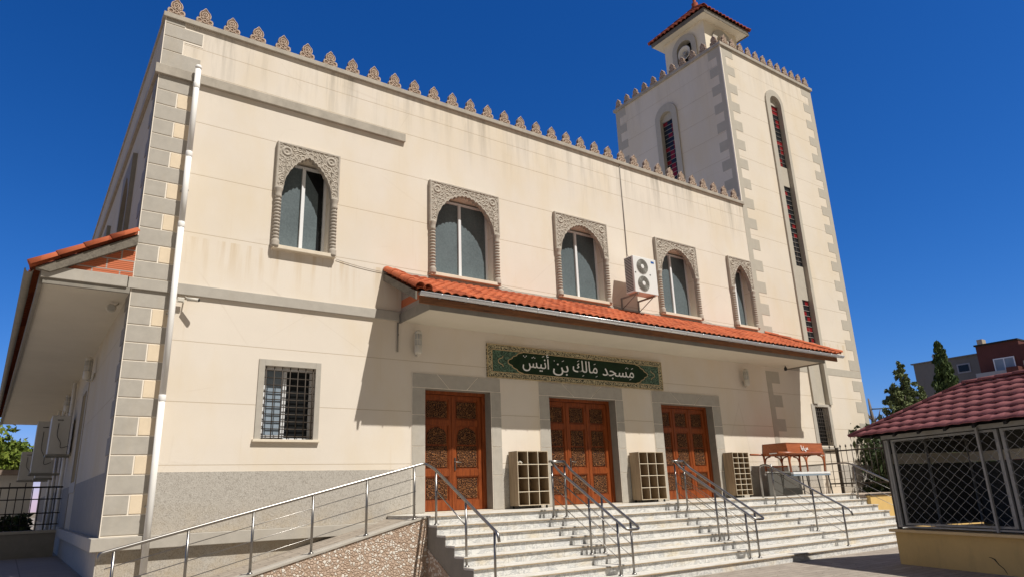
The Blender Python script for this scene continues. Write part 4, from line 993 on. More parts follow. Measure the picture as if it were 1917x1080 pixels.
# ------------------------------------------------------------------ attached things
dp = thing('downpipe', 'tall white plastic rainwater downpipe at the left corner of the hall', 'drainpipe', (.665, -.16, .3))
m = MB(); 
for za, zb in ((.55, 3.4), (3.4, 6.6), (6.6, 8.05), (8.05, 9.95)): m.tube([(.665, -.165, za+.012), (.665, -.165, zb)], .054, 14)
m.build('pipe', 'pvc', dp)
for z in (3.4, 6.6, 8.05, 9.55): MB().lathe((.665, -.165, z-.06), [(.057, 0), (.061, .01), (.061, .10), (.056, .11)], 14).build('socket', 'pvc', dp)
MB().lathe((.665, -.165, 9.92), [(.058, 0), (.062, .05), (.05, .08), (.02, .09)], 14).build('pipe_cap', 'pvc', dp)
m = MB()
for z in (1.6, 4.9, 7.3, 9.6): m.box(.6, .73, -.165, -.001, z, z+.02)
m.build('pipe_clip', 'framegrey', dp)
def ac_unit(x0, x1, yf, yb, z0, z1, label, fans=2, grp='air conditioners'):
    t = thing('air_conditioner', label, 'air conditioner', ((x0+x1)/2, yb, z0))
    cs = box(x0, x1, yf, yb, z0, z1).build('casing', 'ac_white', t, .012)
    fx = x0+(x1-x0)*.38; r = (z1-z0)*.205
    for i in range(fans):
        fz = z1-(z1-z0)*(.27+.47*i); m = MB()
        for k in range(1, 8):
            rr = r*k/7; m.tube([(fx+rr*math.cos(2*math.pi*j/24), yf-.012, fz+rr*math.sin(2*math.pi*j/24)) for j in range(24)], .005, 4, True)
        for j in range(12):
            c_, s2 = math.cos(2*math.pi*j/12), math.sin(2*math.pi*j/12); m.tube([(fx+.05*c_, yf-.012, fz+.05*s2), (fx+r*c_, yf-.012, fz+r*s2)], .004, 4)
        g_ = m.build('fan_guard', 'ac_grille', t)
        MB().lathe((fx, yf-.004, fz), [(r, 0), (r, .003)], 28, 'y').build('fan_disc', 'ac_grille', g_)
        MB().lathe((fx, yf-.022, fz), [(.055, 0), (.065, .008), (.06, .02)], 16, 'y').build('fan_hub', 'ac_white', g_)
    m = MB()
    for k in range(22): 
        z = z0+.06+(z1-z0-.12)*k/21; m.box(x0-.004, x0-.0005, yf+.06, yb-.02, z, z+(z1-z0)*.022)
    m.build('side_coil', 'coil', t)
    m = MB()
    for x in (x0+.12, x1-.12): m.box(x-.02, x+.02, yf+.02, -.001, z0-.045, z0-.004).box(x-.02, x+.02, -.03, -.001, z0-.34, z0-.046).tube([(x, -.02, z0-.33), (x, yf+.12, z0-.05)], .012, 5)
    m.build('bracket', 'framegrey', t)
    MB().box(x1-.2, x1-.08, yf-.004, yf-.0015, z1-.13, z1-.07).build('maker_badge', 'steel_strip', t)
    MB().box(fx+.27, fx+.31, yf-.006, yf-.001, z1-.5, z1-.47).box(x0+.04, x0+.08, yf-.006, yf-.001, z1-.5, z1-.47).build('screw_cover', 'coil', t)
    return t
ac_unit(11.93, 12.83, -.69, -.34, 6.76, 7.80, 'white two-fan air conditioner hanging on the front wall between two arched windows')
# pipe feeding it
tag(MB().tube([(12.42, -.012, 10.95), (12.42, -.02, 9.0), (12.415, -.02, 8.1), (12.42, -.1, 7.9), (12.42, -.34, 7.85)], .013, 6).build('supply_cable', 'cable'), 'grey cable running down the front wall into the air conditioner', 'cable')
def sag(a, b, s_, n=12): a, b = V(a), V(b); return [a+(b-a)*(i/n)-V((0, 0, s_*4*(i/n)*(1-i/n))) for i in range(n+1)]
for pts, lb in ((sag((3.72, -.02, 6.48), (5.95, -.02, 6.46), .1), 'thin cable sagging from the leftmost arched window to the next'), (sag((7.92, -.02, 6.5), (9.74, -.02, 6.47), .06), 'thin cable between the second and third arched windows'),
                (sag((11.63, -.02, 6.5), (13.58, -.02, 6.48), .07), 'thin cable under the wall air conditioner'), (sag((15.42, -.02, 6.5), (17.0, -.02, 6.47), .05), 'thin cable between the two rightmost arched windows')):
    tag(MB().tube(pts, .006, 4).build('wall_cable', 'cable'), lb, 'cable', 'cables strung along the front wall')
def wall_lamp(p, n, label, group='cylindrical wall lamps'):
    x, y, z = p; t = thing('wall_lamp', label, 'lamp', (x, y, z), group); n = V(n); c = V(p)+n*.16
    MB().lathe((c.x, c.y, z), [(.05, -.02), (.075, 0), (.085, .03), (.085, .16), (.08, .17)], 14).build('lamp_base', 'lamp_white', t)
    MB().lathe((c.x, c.y, z+.17), [(.075, 0), (.075, .27)], 14).build('diffuser', 'lamp_glass', t)
    m = MB()
    for i in range(8):
        a_ = 2*math.pi*i/8; m.box(c.x+.078*math.cos(a_)-.006, c.x+.078*math.cos(a_)+.006, c.y+.078*math.sin(a_)-.006, c.y+.078*math.sin(a_)+.006, z+.17, z+.44)
    for zz in (.17, .30, .43): m.tube([(c.x+.08*math.cos(2*math.pi*j/14), c.y+.08*math.sin(2*math.pi*j/14), z+zz) for j in range(14)], .008, 5, True)
    m.build('cage', 'lamp_white', t)
    MB().lathe((c.x, c.y, z+.44), [(.085, 0), (.08, .03), (.055, .065), (.015, .08)], 14).build('cap', 'lamp_white', t)
    w0 = V(p)+n*.012
    MB().tube(bend([w0+V((0, 0, .15)), w0+n*.03+V((0, 0, -.05)), c+V((0, 0, -.04)), c+V((0, 0, .0))], .05), .016, 8).build('bracket', 'lamp_white', t)
wall_lamp((5.60, 0, 4.60), (0, -1, 0), 'cylindrical wall lamp to the left of the green sign under the canopy')
wall_lamp((17.03, 0, 4.58), (0, -1, 0), 'cylindrical wall lamp under the right end of the entrance canopy')
wall_lamp((0, 5.2, 4.48), (-1, 0, 0), 'nearer wall lamp under the shaded side canopy')
wall_lamp((0, 11.5, 4.45), (-1, 0, 0), 'farther wall lamp under the shaded side canopy beyond the first')
def cctv(p, d, label):
    t = thing('security_camera', label, 'camera', p, 'white security cameras'); x, y, z = p; d = V(d).normalized()
    MB().tube([(x, y, z), V(p)+d*.2], .035, 10).build('camera_body', 'lamp_white', t)
    MB().tube([V(p)+d*.2, V(p)+d*.215], .028, 10).build('lens', 'coil', t)
    MB().tube([(x, y, z+.02), (x-.02, -.04 if abs(y) < 1 else y, z+.07)], .012, 6).build('mount_arm', 'lamp_white', t)
    return t
cctv((.90, -.16, 5.20), (.9, -.5, -.12), 'white security camera on the front wall beside the downpipe')
MB_ = thing('junction_box', 'small white box between the downpipe and the front security camera', 'box', (.80, -.1, 5.19))
box(.74, .86, -.12, -.086, 5.14, 5.23).build('box_body', 'lamp_white', MB_, .005)
box(.755, .845, -.128, -.1205, 5.155, 5.215).build('box_lid', 'lamp_white', MB_, .003)
t = thing('floodlight', 'small floodlight under the side canopy beside the building corner', 'lamp', (-.15, .9, 5.15))
MB().lathe((-.2, .8, 5.12), [(.075, -.03), (.085, 0), (.07, .04)], 14, 'y').build('lamp_body', 'lamp_white', t)
MB().lathe((-.2, .76, 5.12), [(.06, -.01), (.06, .008)], 14, 'y').build('lamp_lens', 'lamp_glass', t)
MB().tube([(-.2, .84, 5.12), (-.08, .9, 5.24)], .015, 6).build('bracket', 'lamp_white', t)
t = thing('roof_sensor', 'small black fitting under the right corner of the entrance canopy', 'sensor', (18.9, -.4, 5.25))
MB().lathe((18.9, -.35, 5.2), [(.02, -.06), (.05, -.04), (.05, .03), (.03, .06)], 10).build('sensor_body', 'coil', t)
MB().tube([(18.9, -.35, 5.25), (18.9, -.35, 5.30)], .015, 6).build('stem', 'coil', t)
tag(MB().tube([(5.17, -.03, 5.27), (5.17, -.03, 4.62)], .018, 6).tube([(5.17, -.03, 5.0), (5.19, -.03, 5.0)], .025, 6).build('conduit', 'stone_dark'), 'short grey conduit under the left end of the entrance canopy', 'conduit')

# side air conditioners
def side_ac(y, x0, x1, z0, z1, dy, label):
    t = thing('air_conditioner', label, 'air conditioner', (x1, y, z0), 'air conditioners on the shaded side wall')
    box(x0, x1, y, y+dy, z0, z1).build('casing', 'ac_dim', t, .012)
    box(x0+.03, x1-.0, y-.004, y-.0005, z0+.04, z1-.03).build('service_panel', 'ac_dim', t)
    w_ = x1-x0; h = z1-z0
    MB().tube([(x0+w_*.3, y-.01, z1-h*.12), (x0+w_*.6, y-.02, z1-h*.12)], .012, 6).tube(bend([(x0+w_*.38, y-.01, z1-h*.2), (x0+w_*.36, y-.04, z0+h*.45), (x0+w_*.62, y-.05, z0+h*.3), (x0+w_*.6, y-.03, z0+h*.14), (x1, y-.03, z0+h*.2)], .1), .008, 6).build('pipework', 'coil', t)
    MB().box(x0-.04, -.001, y+.08, y+.12, z0-.05, z0-.003).box(x0-.04, -.001, y+dy-.15, y+dy-.11, z0-.05, z0-.003).box(x0-.04, x0, y+.12, y+dy-.15, z0-.05, z0-.003).build('bracket', 'framegrey', t)
side_ac(9.6, -.56, -.12, 3.08, 4.12, .95, 'nearest large air conditioner on the shaded side wall')
side_ac(13.5, -.80, -.30, 2.75, 4.35, 1.0, 'tall air conditioner behind the nearest one on the side wall')
side_ac(16.2, -.6, -.12, 2.7, 3.3, .9, 'low air conditioner beneath the tall one on the side wall')
side_ac(19.5, -1.05, -.5, 2.75, 3.8, .9, 'farthest air conditioner on the side wall nearest the trees')
for i, y in enumerate((10.6, 14.6, 17.8)):
    tag(MB().tube([(-.1, y, .5), (-.1, y, 5.2)], .05, 8).build('side_downpipe', 'pvc'), ('nearest', 'middle', 'farthest')[i]+' white downpipe on the shaded side wall behind the iron railing', 'drainpipe', 'downpipes on the side wall')
# left low wall + railing + annex
lwt = thing('yard_wall', 'low grey wall with a stone cap closing the side yard', 'wall', (-3, 9, .4))
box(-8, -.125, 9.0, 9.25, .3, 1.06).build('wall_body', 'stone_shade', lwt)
box(-8, -.125, 8.96, 9.29, 1.06, 1.13).build('wall_cap', 'stone', lwt)
ft = thing('yard_railing', 'dark iron railing standing on the low wall of the side yard', 'railing', (-3, 9.12, 1.13))
m = MB()
for zz in (1.27, 1.55, 1.9, 2.2): m.tube([(-8, 9.12, zz), (-.1, 9.12, zz)], .016 if zz < 2.1 else .024, 6)
m.build('rail', 'iron', ft); m = MB(); x = -7.9
while x < -.1: m.tube([(x, 9.12, 1.13), (x, 9.12, 2.2 if int(x*10) % 3 else 2.32)], .013, 6); x += .17
m.build('bars', 'iron', ft)
an = thing('annex_building', 'low white annex with a rusty sheet roof beyond the side railing', 'building', (-5, 30, 0))
box(-14, -.3, 30, 36, 0, 3.35).build('wall', 'white_bldg', an); box(-14.3, .1, 29.6, 36.3, 3.35, 3.6).build('roof', 'sheet_roof', an)
f = MB().box(-3.1, -2.2, 29.96, 30, 1.5, 2.6).build('window', 'iron', an)
# ------------------------------------------------------------------ shoe racks
def rack(x0, x1, z1, cols, rows, label):
    t = thing('shoe_rack', label, 'shoe rack', ((x0+x1)/2, -.2, 1.28), 'wooden cubby shoe racks between the doors')
    z0 = 1.345; yf, yb = -.38, -.04; th = .018
    box(x0, x0+th, yf, yb, z0, z1).build('side_panel', 'cubby', t); box(x1-th, x1, yf, yb, z0, z1).build('side_panel', 'cubby', t)
    box(x0+th, x1-th, yf, yb, z1-th, z1).build('top_panel', 'cubby', t); box(x0+th, x1-th, yf, yb, z0, z0+th).build('bottom_panel', 'cubby', t)
    box(x0+th, x1-th, yb-.006, yb-.001, z0+th, z1-th).build('back_panel', 'cubby', t)
    m = MB()
    for i in range(1, cols): x = x0+(x1-x0)*i/cols; m.box(x-.007, x+.007, yf+.004, yb-.007, z0+th, z1-th)
    m.build('divider', 'cubby', t); m = MB()
    for j in range(1, rows):
        z = z0+(z1-z0)*j/rows
        for i in range(cols): m.box(x0+(x1-x0)*i/cols+.009, x0+(x1-x0)*(i+1)/cols-.009, yf+.004, yb-.007, z-.007, z+.007)
    m.build('shelf', 'cubby', t); e = MB()
    for i in range(cols+1): x = x0+(x1-x0)*i/cols; e.box(max(x0, x-.008), min(x1, x+.008), yf-.003, yf-.0005, z0, z1)
    for j in range(rows+1):
        z = z0+(z1-z0)*j/rows
        for i in range(cols): e.box(x0+(x1-x0)*i/cols+.0081, x0+(x1-x0)*(i+1)/cols-.0081, yf-.003, yf-.0005, max(z0, z-.008), min(z1, z+.008))
    e.build('edge_band', 'cubby_edge', t)
    for x in (x0+.06, x1-.06):
        for y_ in (yf+.05, yb-.05): MB().lathe((x, y_, 1.282), [(.022, 0), (.026, .01), (.02, .062)], 10).build('foot', 'coil', t)
rack(7.99, 8.87, 2.535, 3, 4, 'cubby rack with twelve compartments between the left and middle doors')
rack(11.83, 12.74, 2.53, 3, 4, 'cubby rack with twelve compartments between the middle and right doors')
rack(15.60, 16.33, 2.535, 3, 8, 'narrow cubby rack with eight rows of small compartments right of the right door')
t = thing('shoe_pair', 'pale shoes in the top left compartment of the leftmost cubby rack', 'shoes', (8.12, -.25, 2.24))
for dx in (0, .09):
    MB().tube([(8.06+dx, -.33, 2.275), (8.06+dx, -.28, 2.285), (8.06+dx, -.18, 2.30), (8.06+dx, -.12, 2.30)], [.02, .032, .03, .028], 8).build('shoe', 'lamp_white', t)
# ------------------------------------------------------------------ wooden bier on steel trestle
bx = thing('wooden_bier', 'reddish wooden bier with arched legs and white lettering on its front', 'bier', (17.8, -.9, 1.9))
x0, x1, yf, yb, zb, zt2 = 17.05, 18.9, -1.22, -.36, 2.42, 2.745
m = MB(); m.prism([(yf+.04, zt2), (yb-.04, zt2), (yb, zb), (yf, zb)], x0, x0+.025, 'x').prism([(yf+.04, zt2), (yb-.04, zt2), (yb, zb), (yf, zb)], x1-.025, x1, 'x')
for ya, yb2 in (((yf+.04), yf), (yb-.04, yb)):
    m.add([(x0, ya, zt2), (x1, ya, zt2), (x1, yb2, zb), (x0, yb2, zb), (x0, ya+.02, zt2), (x1, ya+.02, zt2), (x1, yb2+.02, zb), (x0, yb2+.02, zb)], [(0, 1, 2, 3), (7, 6, 5, 4), (0, 4, 5, 1), (2, 6, 7, 3)])
m.box(x0, x1, yf-.012, yf+.02, zb, zb+.05); m.build('box_panel', 'bier', bx, .004)
box(x0-.01, x1+.01, yf+.03, yb-.03, zt2+.001, zt2+.02).build('lid', 'bier', bx)
for x, s_ in ((x0+.03, 1), (x1-.03, -1), ):
    for y_ in (yf+.02, yb-.02):
        MB().tube(bend([(x-.02*s_, y_, zb+.02), (x, y_, zb-.15), (x+.03*s_, y_, 1.93)], .05), .032, 8).tube(bend([(x+.02*s_, y_, zb-.2), (x+.08*s_, y_, zb-.05), (x+.3*s_, y_, zb-.01)], .12), .022, 6).build('leg', 'bier', bx)
for y_ in (yf+.02, yb-.02):
    xm = (x0+x1)/2-.05
    MB().tube([(xm, y_, zb), (xm+.02, y_, 1.94)], .026, 8).tube(bend([(xm+.01, y_, zb-.22), (xm+.08, y_, zb-.05), (xm+.3, y_, zb-.01)], .12), .02, 6).tube(bend([(xm-.0, y_, zb-.22), (xm-.08, y_, zb-.05), (xm-.3, y_, zb-.01)], .12), .02, 6).build('leg', 'bier', bx)
for y_ in (yf-.03, yb+.03): MB().tube([(x0-.55, y_, zb+.05), (x1-.2, y_, zb+.05)], .03, 8).build('carrying_pole', 'bier', bx)
box(x0-.0, x0+.03, yf+.1, yb-.1, 2.08, 2.12).build('cross_bar', 'bier', bx)
text_mesh('\ufe8e\ufef4\ufee7\ufeb2', .16, (x0+.85, yf-.002, 2.62), bx, width=.36, bold=.004)
text_mesh('\ufeaa\ufedf', .10, (x0+.86, yf-.016, 2.49), bx, width=.08, bold=.004)
box(x0-.012, x0-.001, yf+.2, yf+.62, 2.47, 2.50).build('lettering', 'white_letter', bx)
ts = thing('steel_trestle', 'black steel trestle with a blue white plank carrying the wooden bier', 'trestle', (17.8, -.8, 1.28))
box(17.08, 18.98, yf-.06, yf+.02, 1.875, 1.925).build('plank', 'alu', ts, .004); box(17.08, 18.98, yf-.058, yf+.02, 1.82, 1.868).build('plank', 'frosted_light', ts, .004); box(17.08, 18.98, yb-.02, yb+.04, 1.87, 1.92).build('plank', 'alu', ts, .004)
for x in (17.8, 18.35, 18.93):
    for y_ in (yf, yb): MB().tube([(x, y_, 1.87), (x+.04, y_-.03 if y_ < -.8 else y_+.03, 1.285)], .022, 6).build('leg', 'iron', ts)
MB().box(17.08, 18.95, yf+.02, yf+.05, 1.84, 1.87).box(17.08, 17.12, yf+.05, yb-.02, 1.84, 1.87).box(18.9, 18.94, yf+.05, yb-.02, 1.84, 1.87).box(17.8, 18.93, yb-.01, yb+.01, 1.42, 1.45).build('crossbar', 'iron', ts)
pb = thing('grey_board', 'large dark grey board standing upright behind the handrail under the bier', 'board', (17.0, -.7, 1.28))
MB().box(16.35, 17.95, -.93, -.89, 1.30, 1.93).build('board_panel', 'panel_grey', pb, .01)
MB().box(16.33, 17.97, -.95, -.87, 1.93, 1.965).build('board_edge', 'ac_dim', pb)
MB().box(16.4, 17.9, -.88, -.6, 1.30, 1.32).build('board_foot', 'panel_grey', pb)
# ------------------------------------------------------------------ upper yard and fence right of the steps
pf = MB().box(19.36, 30, -2.04, -.0, -.1, 1.235); struct(pf.build('terrace', 'tanpave'))
yw = thing('retaining_wall', 'yellow painted retaining wall at the right end of the steps', 'wall', (19.4, -3.2, 0))
MB().box(19.37, 30, -2.16, -2.045, -.1, 1.20).build('wall_body', 'yellow', yw); MB().box(19.355, 30, -2.19, -2.02, 1.20, 1.243).build('wall_cap', 'iron_brown', yw)
fn = thing('iron_fence', 'brown iron bar fence with spear tips beside the minaret', 'fence', (21, -2, 1.24))
m = MB()
for z, r_ in ((2.60, .022), (1.56, .022)): m.box(20.985, 21.015, -2.06, -.02, z-r_, z+r_).box(21.016, 28, -2.075, -2.045, z-r_, z+r_)
m.build('rail', 'iron_brown', fn); m = MB(); y = -.18
while y > -2.0:
    m.tube([(21, y, 1.46), (21, y, 2.72)], .012, 6); m.lathe((21, y, 2.70), [(.014, 0), (.028, .03), (.022, .06), (.004, .10)], 6); y -= .19
m.build('bars', 'iron_brown', fn)
x = 21.2
m = MB()
while x < 28:
    m.tube([(x, -2.06, 1.46), (x, -2.06, 2.72)], .012, 6); m.lathe((x, -2.06, 2.70), [(.014, 0), (.028, .03), (.022, .06), (.004, .10)], 6); x += .19
m.build('bars', 'iron_brown', fn)
for y in (-.42, -2.06): MB().box(20.96, 21.04, y-.04, y+.04, 1.24, 2.70).build('post', 'iron_brown', fn)
rg = random.Random(31); lm = MB()
for _ in range(260):
    x, y = rg.uniform(5, 14), rg.uniform(-7.5, -3.95)
    if (x-13.5)*.94-(y+5.7)*.34 > -.05: continue
    a_ = rg.random()*6.28; l_ = rg.uniform(.012, .03); lm.add([(x, y, .008), (x+l_*math.cos(a_), y+l_*math.sin(a_), .014), (x+l_*1.4*math.cos(a_+.6), y+l_*1.4*math.sin(a_+.6), .008)], [(0, 1, 2)])
lt = lm.build('leaf_litter', 'bark'); lt['kind'] = 'stuff'; tag(lt, 'sparse dry leaf litter on the forecourt paving below the steps', 'leaf litter')
# ------------------------------------------------------------------ kiosk
A = V((13.484, -5.73, 0)); dd = V((-.34, -.94, 0)).normalized(); nn = V((.94, -.34, 0)).normalized(); UP = V((0, 0, 1))
ki = thing('garden_kiosk', 'mesh sided kiosk with maroon tiled hip roof on a yellow dwarf wall', 'kiosk', tuple(A))
fr = (A, dd, nn, UP); KL = 6.5; KW = 2.3
m = MB().frame(fr, 0, KL, 0, .18, -.1, .61).frame(fr, 0, .18, .18, KW, -.1, .61); m.build('dwarf_wall', 'yellow', ki)
m = MB().frame(fr, -.07, KL, -.09, .24, .61, .665).frame(fr, -.07, .24, .24, KW, .61, .665); m.build('wall_cap', 'yellow_cap', ki, .01)
# crack on wall
m = MB(); cr = [(2.02, .27), (2.07, .26), (2.12, .24), (2.18, .16), (2.26, .1), (2.3, .02)]
m.tube([A+dd*s_+nn*-.001+UP*z for s_, z in cr], [.004, .007, .012, .008, .006, .004], 5).build('wall_crack', 'dark', ki)
def kframe(s0, s1, z0, z1, y0, wd, mat, name):
    m = MB().frame(fr, s0, s0+wd, y0, y0+.04, z0, z1).frame(fr, s1-wd, s1, y0, y0+.04, z0, z1).frame(fr, s0+wd, s1-wd, y0, y0+.04, z0, z0+wd*.6).frame(fr, s0+wd, s1-wd, y0, y0+.04, z1-wd*.6, z1)
    return m.build(name, mat, ki)
def kmesh(s0, s1, z0, z1, y0, cw=.235, chh=.185):
    """chain link : two diagonal wire families clipped to the rectangle"""
    m = MB()
    for sg in (1, -1):
        c = -40
        while c < 40:
            # line s/cw - sg*z/ch = c
            pts = []
            for s_ in (s0, s1):
                z = (s_/cw-c)*chh*sg
                if z0 <= z <= z1: pts.append((s_, z))
            for z in (z0, z1):
                s_ = (c+z*sg/chh)*cw
                if s0 < s_ < s1: pts.append((s_, z))
            if len(pts) >= 2:
                p, q_ = pts[0], pts[-1]
                if math.hypot(p[0]-q_[0], p[1]-q_[1]) > .02:
                    n_ = max(2, int(math.hypot(p[0]-q_[0], p[1]-q_[1])/.11)); P = []
                    for i in range(n_+1):
                        t_ = i/n_; s_, z = p[0]+(q_[0]-p[0])*t_, p[1]+(q_[1]-p[1])*t_
                        P.append(A+dd*(s_+random.uniform(-.005, .005))+nn*(y0+.006*(-1)**i)+UP*(z+random.uniform(-.005, .005)))
                    m.tube(P, .0042, 4, cap=False)
            c += 1
    return m
pan = kframe(.10, .21, .70, 2.40, .02, .05, 'framegrey', 'post')
kframe(.27, 2.66, .745, 2.40, .04, .065, 'framegrey', 'panel_frame'); kframe(2.72, 5.2, .745, 2.40, .04, .065, 'framegrey', 'panel_frame')
kmesh(.30, 2.63, .76, 2.39, .03).build('chain_link', 'meshwire', ki); kmesh(2.75, 5.17, .76, 2.39, .03).build('chain_link', 'meshwire', ki)
MB().frame(fr, 2.30, 2.34, -.03, .01, .68, 2.46).build('prop_pole', 'framegrey', ki)
MB().frame(fr, .25, KL, .0, .035, .70, .73).frame(fr, .05, KL, .02, .08, 2.42, 2.50).build('rail', 'framegrey', ki)
MB().frame(fr, .02, .09, .05, .12, .66, 2.42).build('post', 'iron', ki)
# left flank of the kiosk
sfr = (A, nn, dd, UP)
MB().frame(sfr, .2, KW, .05, .08, .70, .74).frame(sfr, .2, KW, .05, .08, 2.38, 2.42).frame(sfr, 1.1, 1.15, .05, .08, .7, 2.4).frame(sfr, 2.2, 2.25, .05, .08, .7, 2.4).build('panel_frame', 'framegrey', ki)
MB().frame(sfr, .1, KW, .02, .045, .70, 1.92).frame(sfr, .1, KW, .02, .045, 2.14, 2.5).build('shade_net', 'net', ki)
MB().frame(sfr, .1, KW, .0, .05, 1.93, 2.13).build('bright_gap_band', 'cream_plain', ki)
# back wall; pale band stands for the bright outside seen through
MB().frame(fr, 0, KL, KW, KW+.05, 0, 1.92).build('shade_net', 'net', ki)
MB().frame(fr, -.0, KL, KW-.08, KW-.02, 1.93, 2.13).build('bright_gap_band', 'cream_plain', ki)
MB().frame(fr, 0, KL, KW, KW+.05, 2.13, 2.6).build('shade_net', 'net', ki)
MB().frame(fr, KL, KL+.05, 0, KW, 0, 2.5).build('shade_net', 'net', ki)
# roof : hip
tip = V((13.30, -5.23, 2.515)); Rw = 1.5; pitch = .56
L2 = 9.0
tip2 = tip+nn*(2*Rw+.2)
m = MB(); n1 = (dd-nn); n1.normalize()
upf = nn+UP*pitch; tile_field(m, tip, dd, upf, L2, (nn*1.6).length*math.sqrt(1+pitch**2), .30, .235, .014, .020, [(tuple(tip), tuple((-dd+nn)))], 8, .01, .5)
upl = dd+UP*pitch; tile_field(m, tip, nn, upl, 3.2, 1.6*math.sqrt(1+pitch**2), .30, .235, .014, .020, [(tuple(tip), tuple((-nn+dd))), (tuple(tip2), tuple((nn+dd)))], 8)
upb = -nn+UP*pitch; tile_field(m, tip2, dd, upb, L2, 1.6*math.sqrt(1+pitch**2), .30, .235, .014, .020, [(tuple(tip2), tuple((-dd-nn)))], 8)
m.build('roof_tiles', 'tile_kiosk', ki)
m = MB(); apx = tip+(dd+nn)*1.6+UP*(1.6*pitch)
half_tube_row(m, tip+UP*.02, apx+UP*.02, .05, .35); half_tube_row(m, apx+UP*.02, apx+dd*7+UP*.02, .06, .35); m.build('ridge_tiles', 'tile_kiosk', ki)
m = MB()
def P3(s_, t_, z): return tip+dd*s_+nn*t_+UP*z
m.add([P3(.1, .1, -.03), P3(L2, .1, -.03), P3(L2, 3.1, -.03), P3(.1, 3.1, -.03), P3(1.6, 1.6, .80), P3(L2, 1.6, .80)], [(0, 1, 5, 4), (0, 4, 3), (3, 4, 5, 2)]); m.build('roof_deck', 'dark', ki)
m = MB()
for i in range(14): m.frame((tip, dd, (nn+UP*pitch).normalized(), nn.cross(dd).normalized()), .5+i*.6, .56+i*.6, .06, 1.2, .05, .11)
m.build('rafter', 'dark', ki)
MB().frame((tip, dd, nn, UP), .3, L2, .42, .5, -.06, .10).build('wall_plate', 'dark', ki)

# ------------------------------------------------------------------ vegetation
def leaf_cloud(m, pts, n, size, rnd, squash=1, vertical=False):
    for _ in range(n):
        c, r_ = rnd.choice(pts)
        u_, v_ = rnd.random()*2*math.pi, math.acos(rnd.uniform(-1, 1)); rr = r_*rnd.uniform(.55, 1.08)
        p = V(c)+V((math.sin(v_)*math.cos(u_), math.sin(v_)*math.sin(u_), math.cos(v_)*squash))*rr
        a = V((rnd.gauss(0, 1), rnd.gauss(0, 1), rnd.gauss(0, 1))).normalized()
        if vertical: a = (V((0, 0, 1))+a*.5).normalized()
        b = a.cross(V((rnd.gauss(0, 1), rnd.gauss(0, 1), rnd.gauss(0, 1)))).normalized(); s_ = size*rnd.uniform(.6, 1.4)
        m.add([p-a*s_, p+b*s_*.45, p+a*s_, p-b*s_*.45], [(0, 1, 2, 3)])
def tree(name, label, base, leafmat, clumps, n, size, trunk, seed, vertical=False, cat='tree'):
    rnd = random.Random(seed); t = thing(name, label, cat, base)
    m = MB(); leaf_cloud(m, clumps, n, size, rnd, 1, vertical); m.build('crown', leafmat, t)
    tr = MB(); H, r_ = trunk; b = V(base); tr.tube([b, b+V((.1, 0, H*.3)), b+V((-.05, .05, H*.65)), b+V((0, 0, H))], [r_, r_*.75, r_*.45, r_*.12], 8)
    for _ in range(10):
        c, rr = rnd.choice(clumps); s_ = b+V((0, 0, max(.5, min(H*.85, (V(c).z-b.z)*.6)))); tr.tube([s_, (s_+V(c))/2+V((0, 0, .1)), V(c)], [r_*.3, r_*.18, r_*.06], 5)
    tr.build('trunk', 'bark', t); return t
CAMP = V((-1.2884, -13.3333, 1.6076))
def along(u, v, dist):   # point on the ground line of sight at a horizontal distance
    d = r2*((u-958.5)/F)+u2*((540-v)/F)+fwd; h = math.hypot(d.x, d.y); return CAMP+d*(dist/h)
# slim cypress
D = 46; top = along(1754, 638, D); bs = V((top.x, top.y, 0)); H = top.z; cl = []; rnd = random.Random(3)
for i in range(240):
    t_ = rnd.random()**1.1; z = H*(.12+.88*t_); R0 = 1.42*min(1, (1-t_)*1.3)**.9+.03; a_ = rnd.random()*6.28; q_ = rnd.random()**.5*.8
    cl.append(((bs.x+math.cos(a_)*R0*q_, bs.y+math.sin(a_)*R0*q_, z), .12+.34*(1-t_)))
tree('cypress_tree', 'dark narrow cypress tree in front of the grey apartment block', tuple(bs), 'leaf_cypress', cl, 26000, .11, (H*.9, .2), 5, True)
D = 36; top = along(1683, 680, D); bs = V((top.x, top.y, 0)); H = top.z; cl = []; rnd = random.Random(4)
for i in range(64):
    t_ = .1+.9*(i/64); z = H*(.28+.70*t_)-.1; R0 = 2.7*(1-t_)**1.1*(.6+.7*rnd.random())+.04
    for k in range(8 if t_ < .75 else 2):
        a_ = rnd.random()*6.28; q_ = rnd.uniform(.25, 1.0); cl.append(((bs.x+math.cos(a_)*R0*q_, bs.y+math.sin(a_)*R0*q_, z+q_*.35), .07+.16*(1-t_)*rnd.uniform(.4, 1.2)))
cl += [((bs.x, bs.y, H-.25*i), .05+.03*i) for i in range(5)]
tree('conifer_tree', 'loose grey green conifer between the minaret and the cypress', tuple(bs), 'leaf_conifer', cl, 20000, .075, (H*.95, .17), 6)
# bare thin tree
D = 40; top = along(1625, 745, D); bs = V((top.x+.25, top.y, 0)); H = top.z; bt = thing('bare_tree', 'thin bare tree trunk with stubby branches beside the minaret', 'tree', tuple(bs))
m = MB().tube([bs, bs+V((.1, 0, H*.5)), V((top.x+.1, top.y, H*.8)), V((top.x, top.y, H))], [.2, .16, .1, .03], 7); rnd = random.Random(9)
for i in range(16):
    z = H*(.45+.5*rnd.random()); a_ = rnd.random()*6.28; p = V((top.x+.12, top.y, z)); m.tube([p, p+V((math.cos(a_)*.35, math.sin(a_)*.35, .25)), p+V((math.cos(a_)*.5, math.sin(a_)*.5, .6))], [.05, .035, .012], 5)
m.build('trunk', 'bare', bt)
tag(MB().tube(sag(along(1632, 765, 40), along(1740, 748, 44), .1), .03, 4).build('overhead_wire', 'cable_dark'), 'dark overhead wire between the bare tree and the conifer', 'wire')
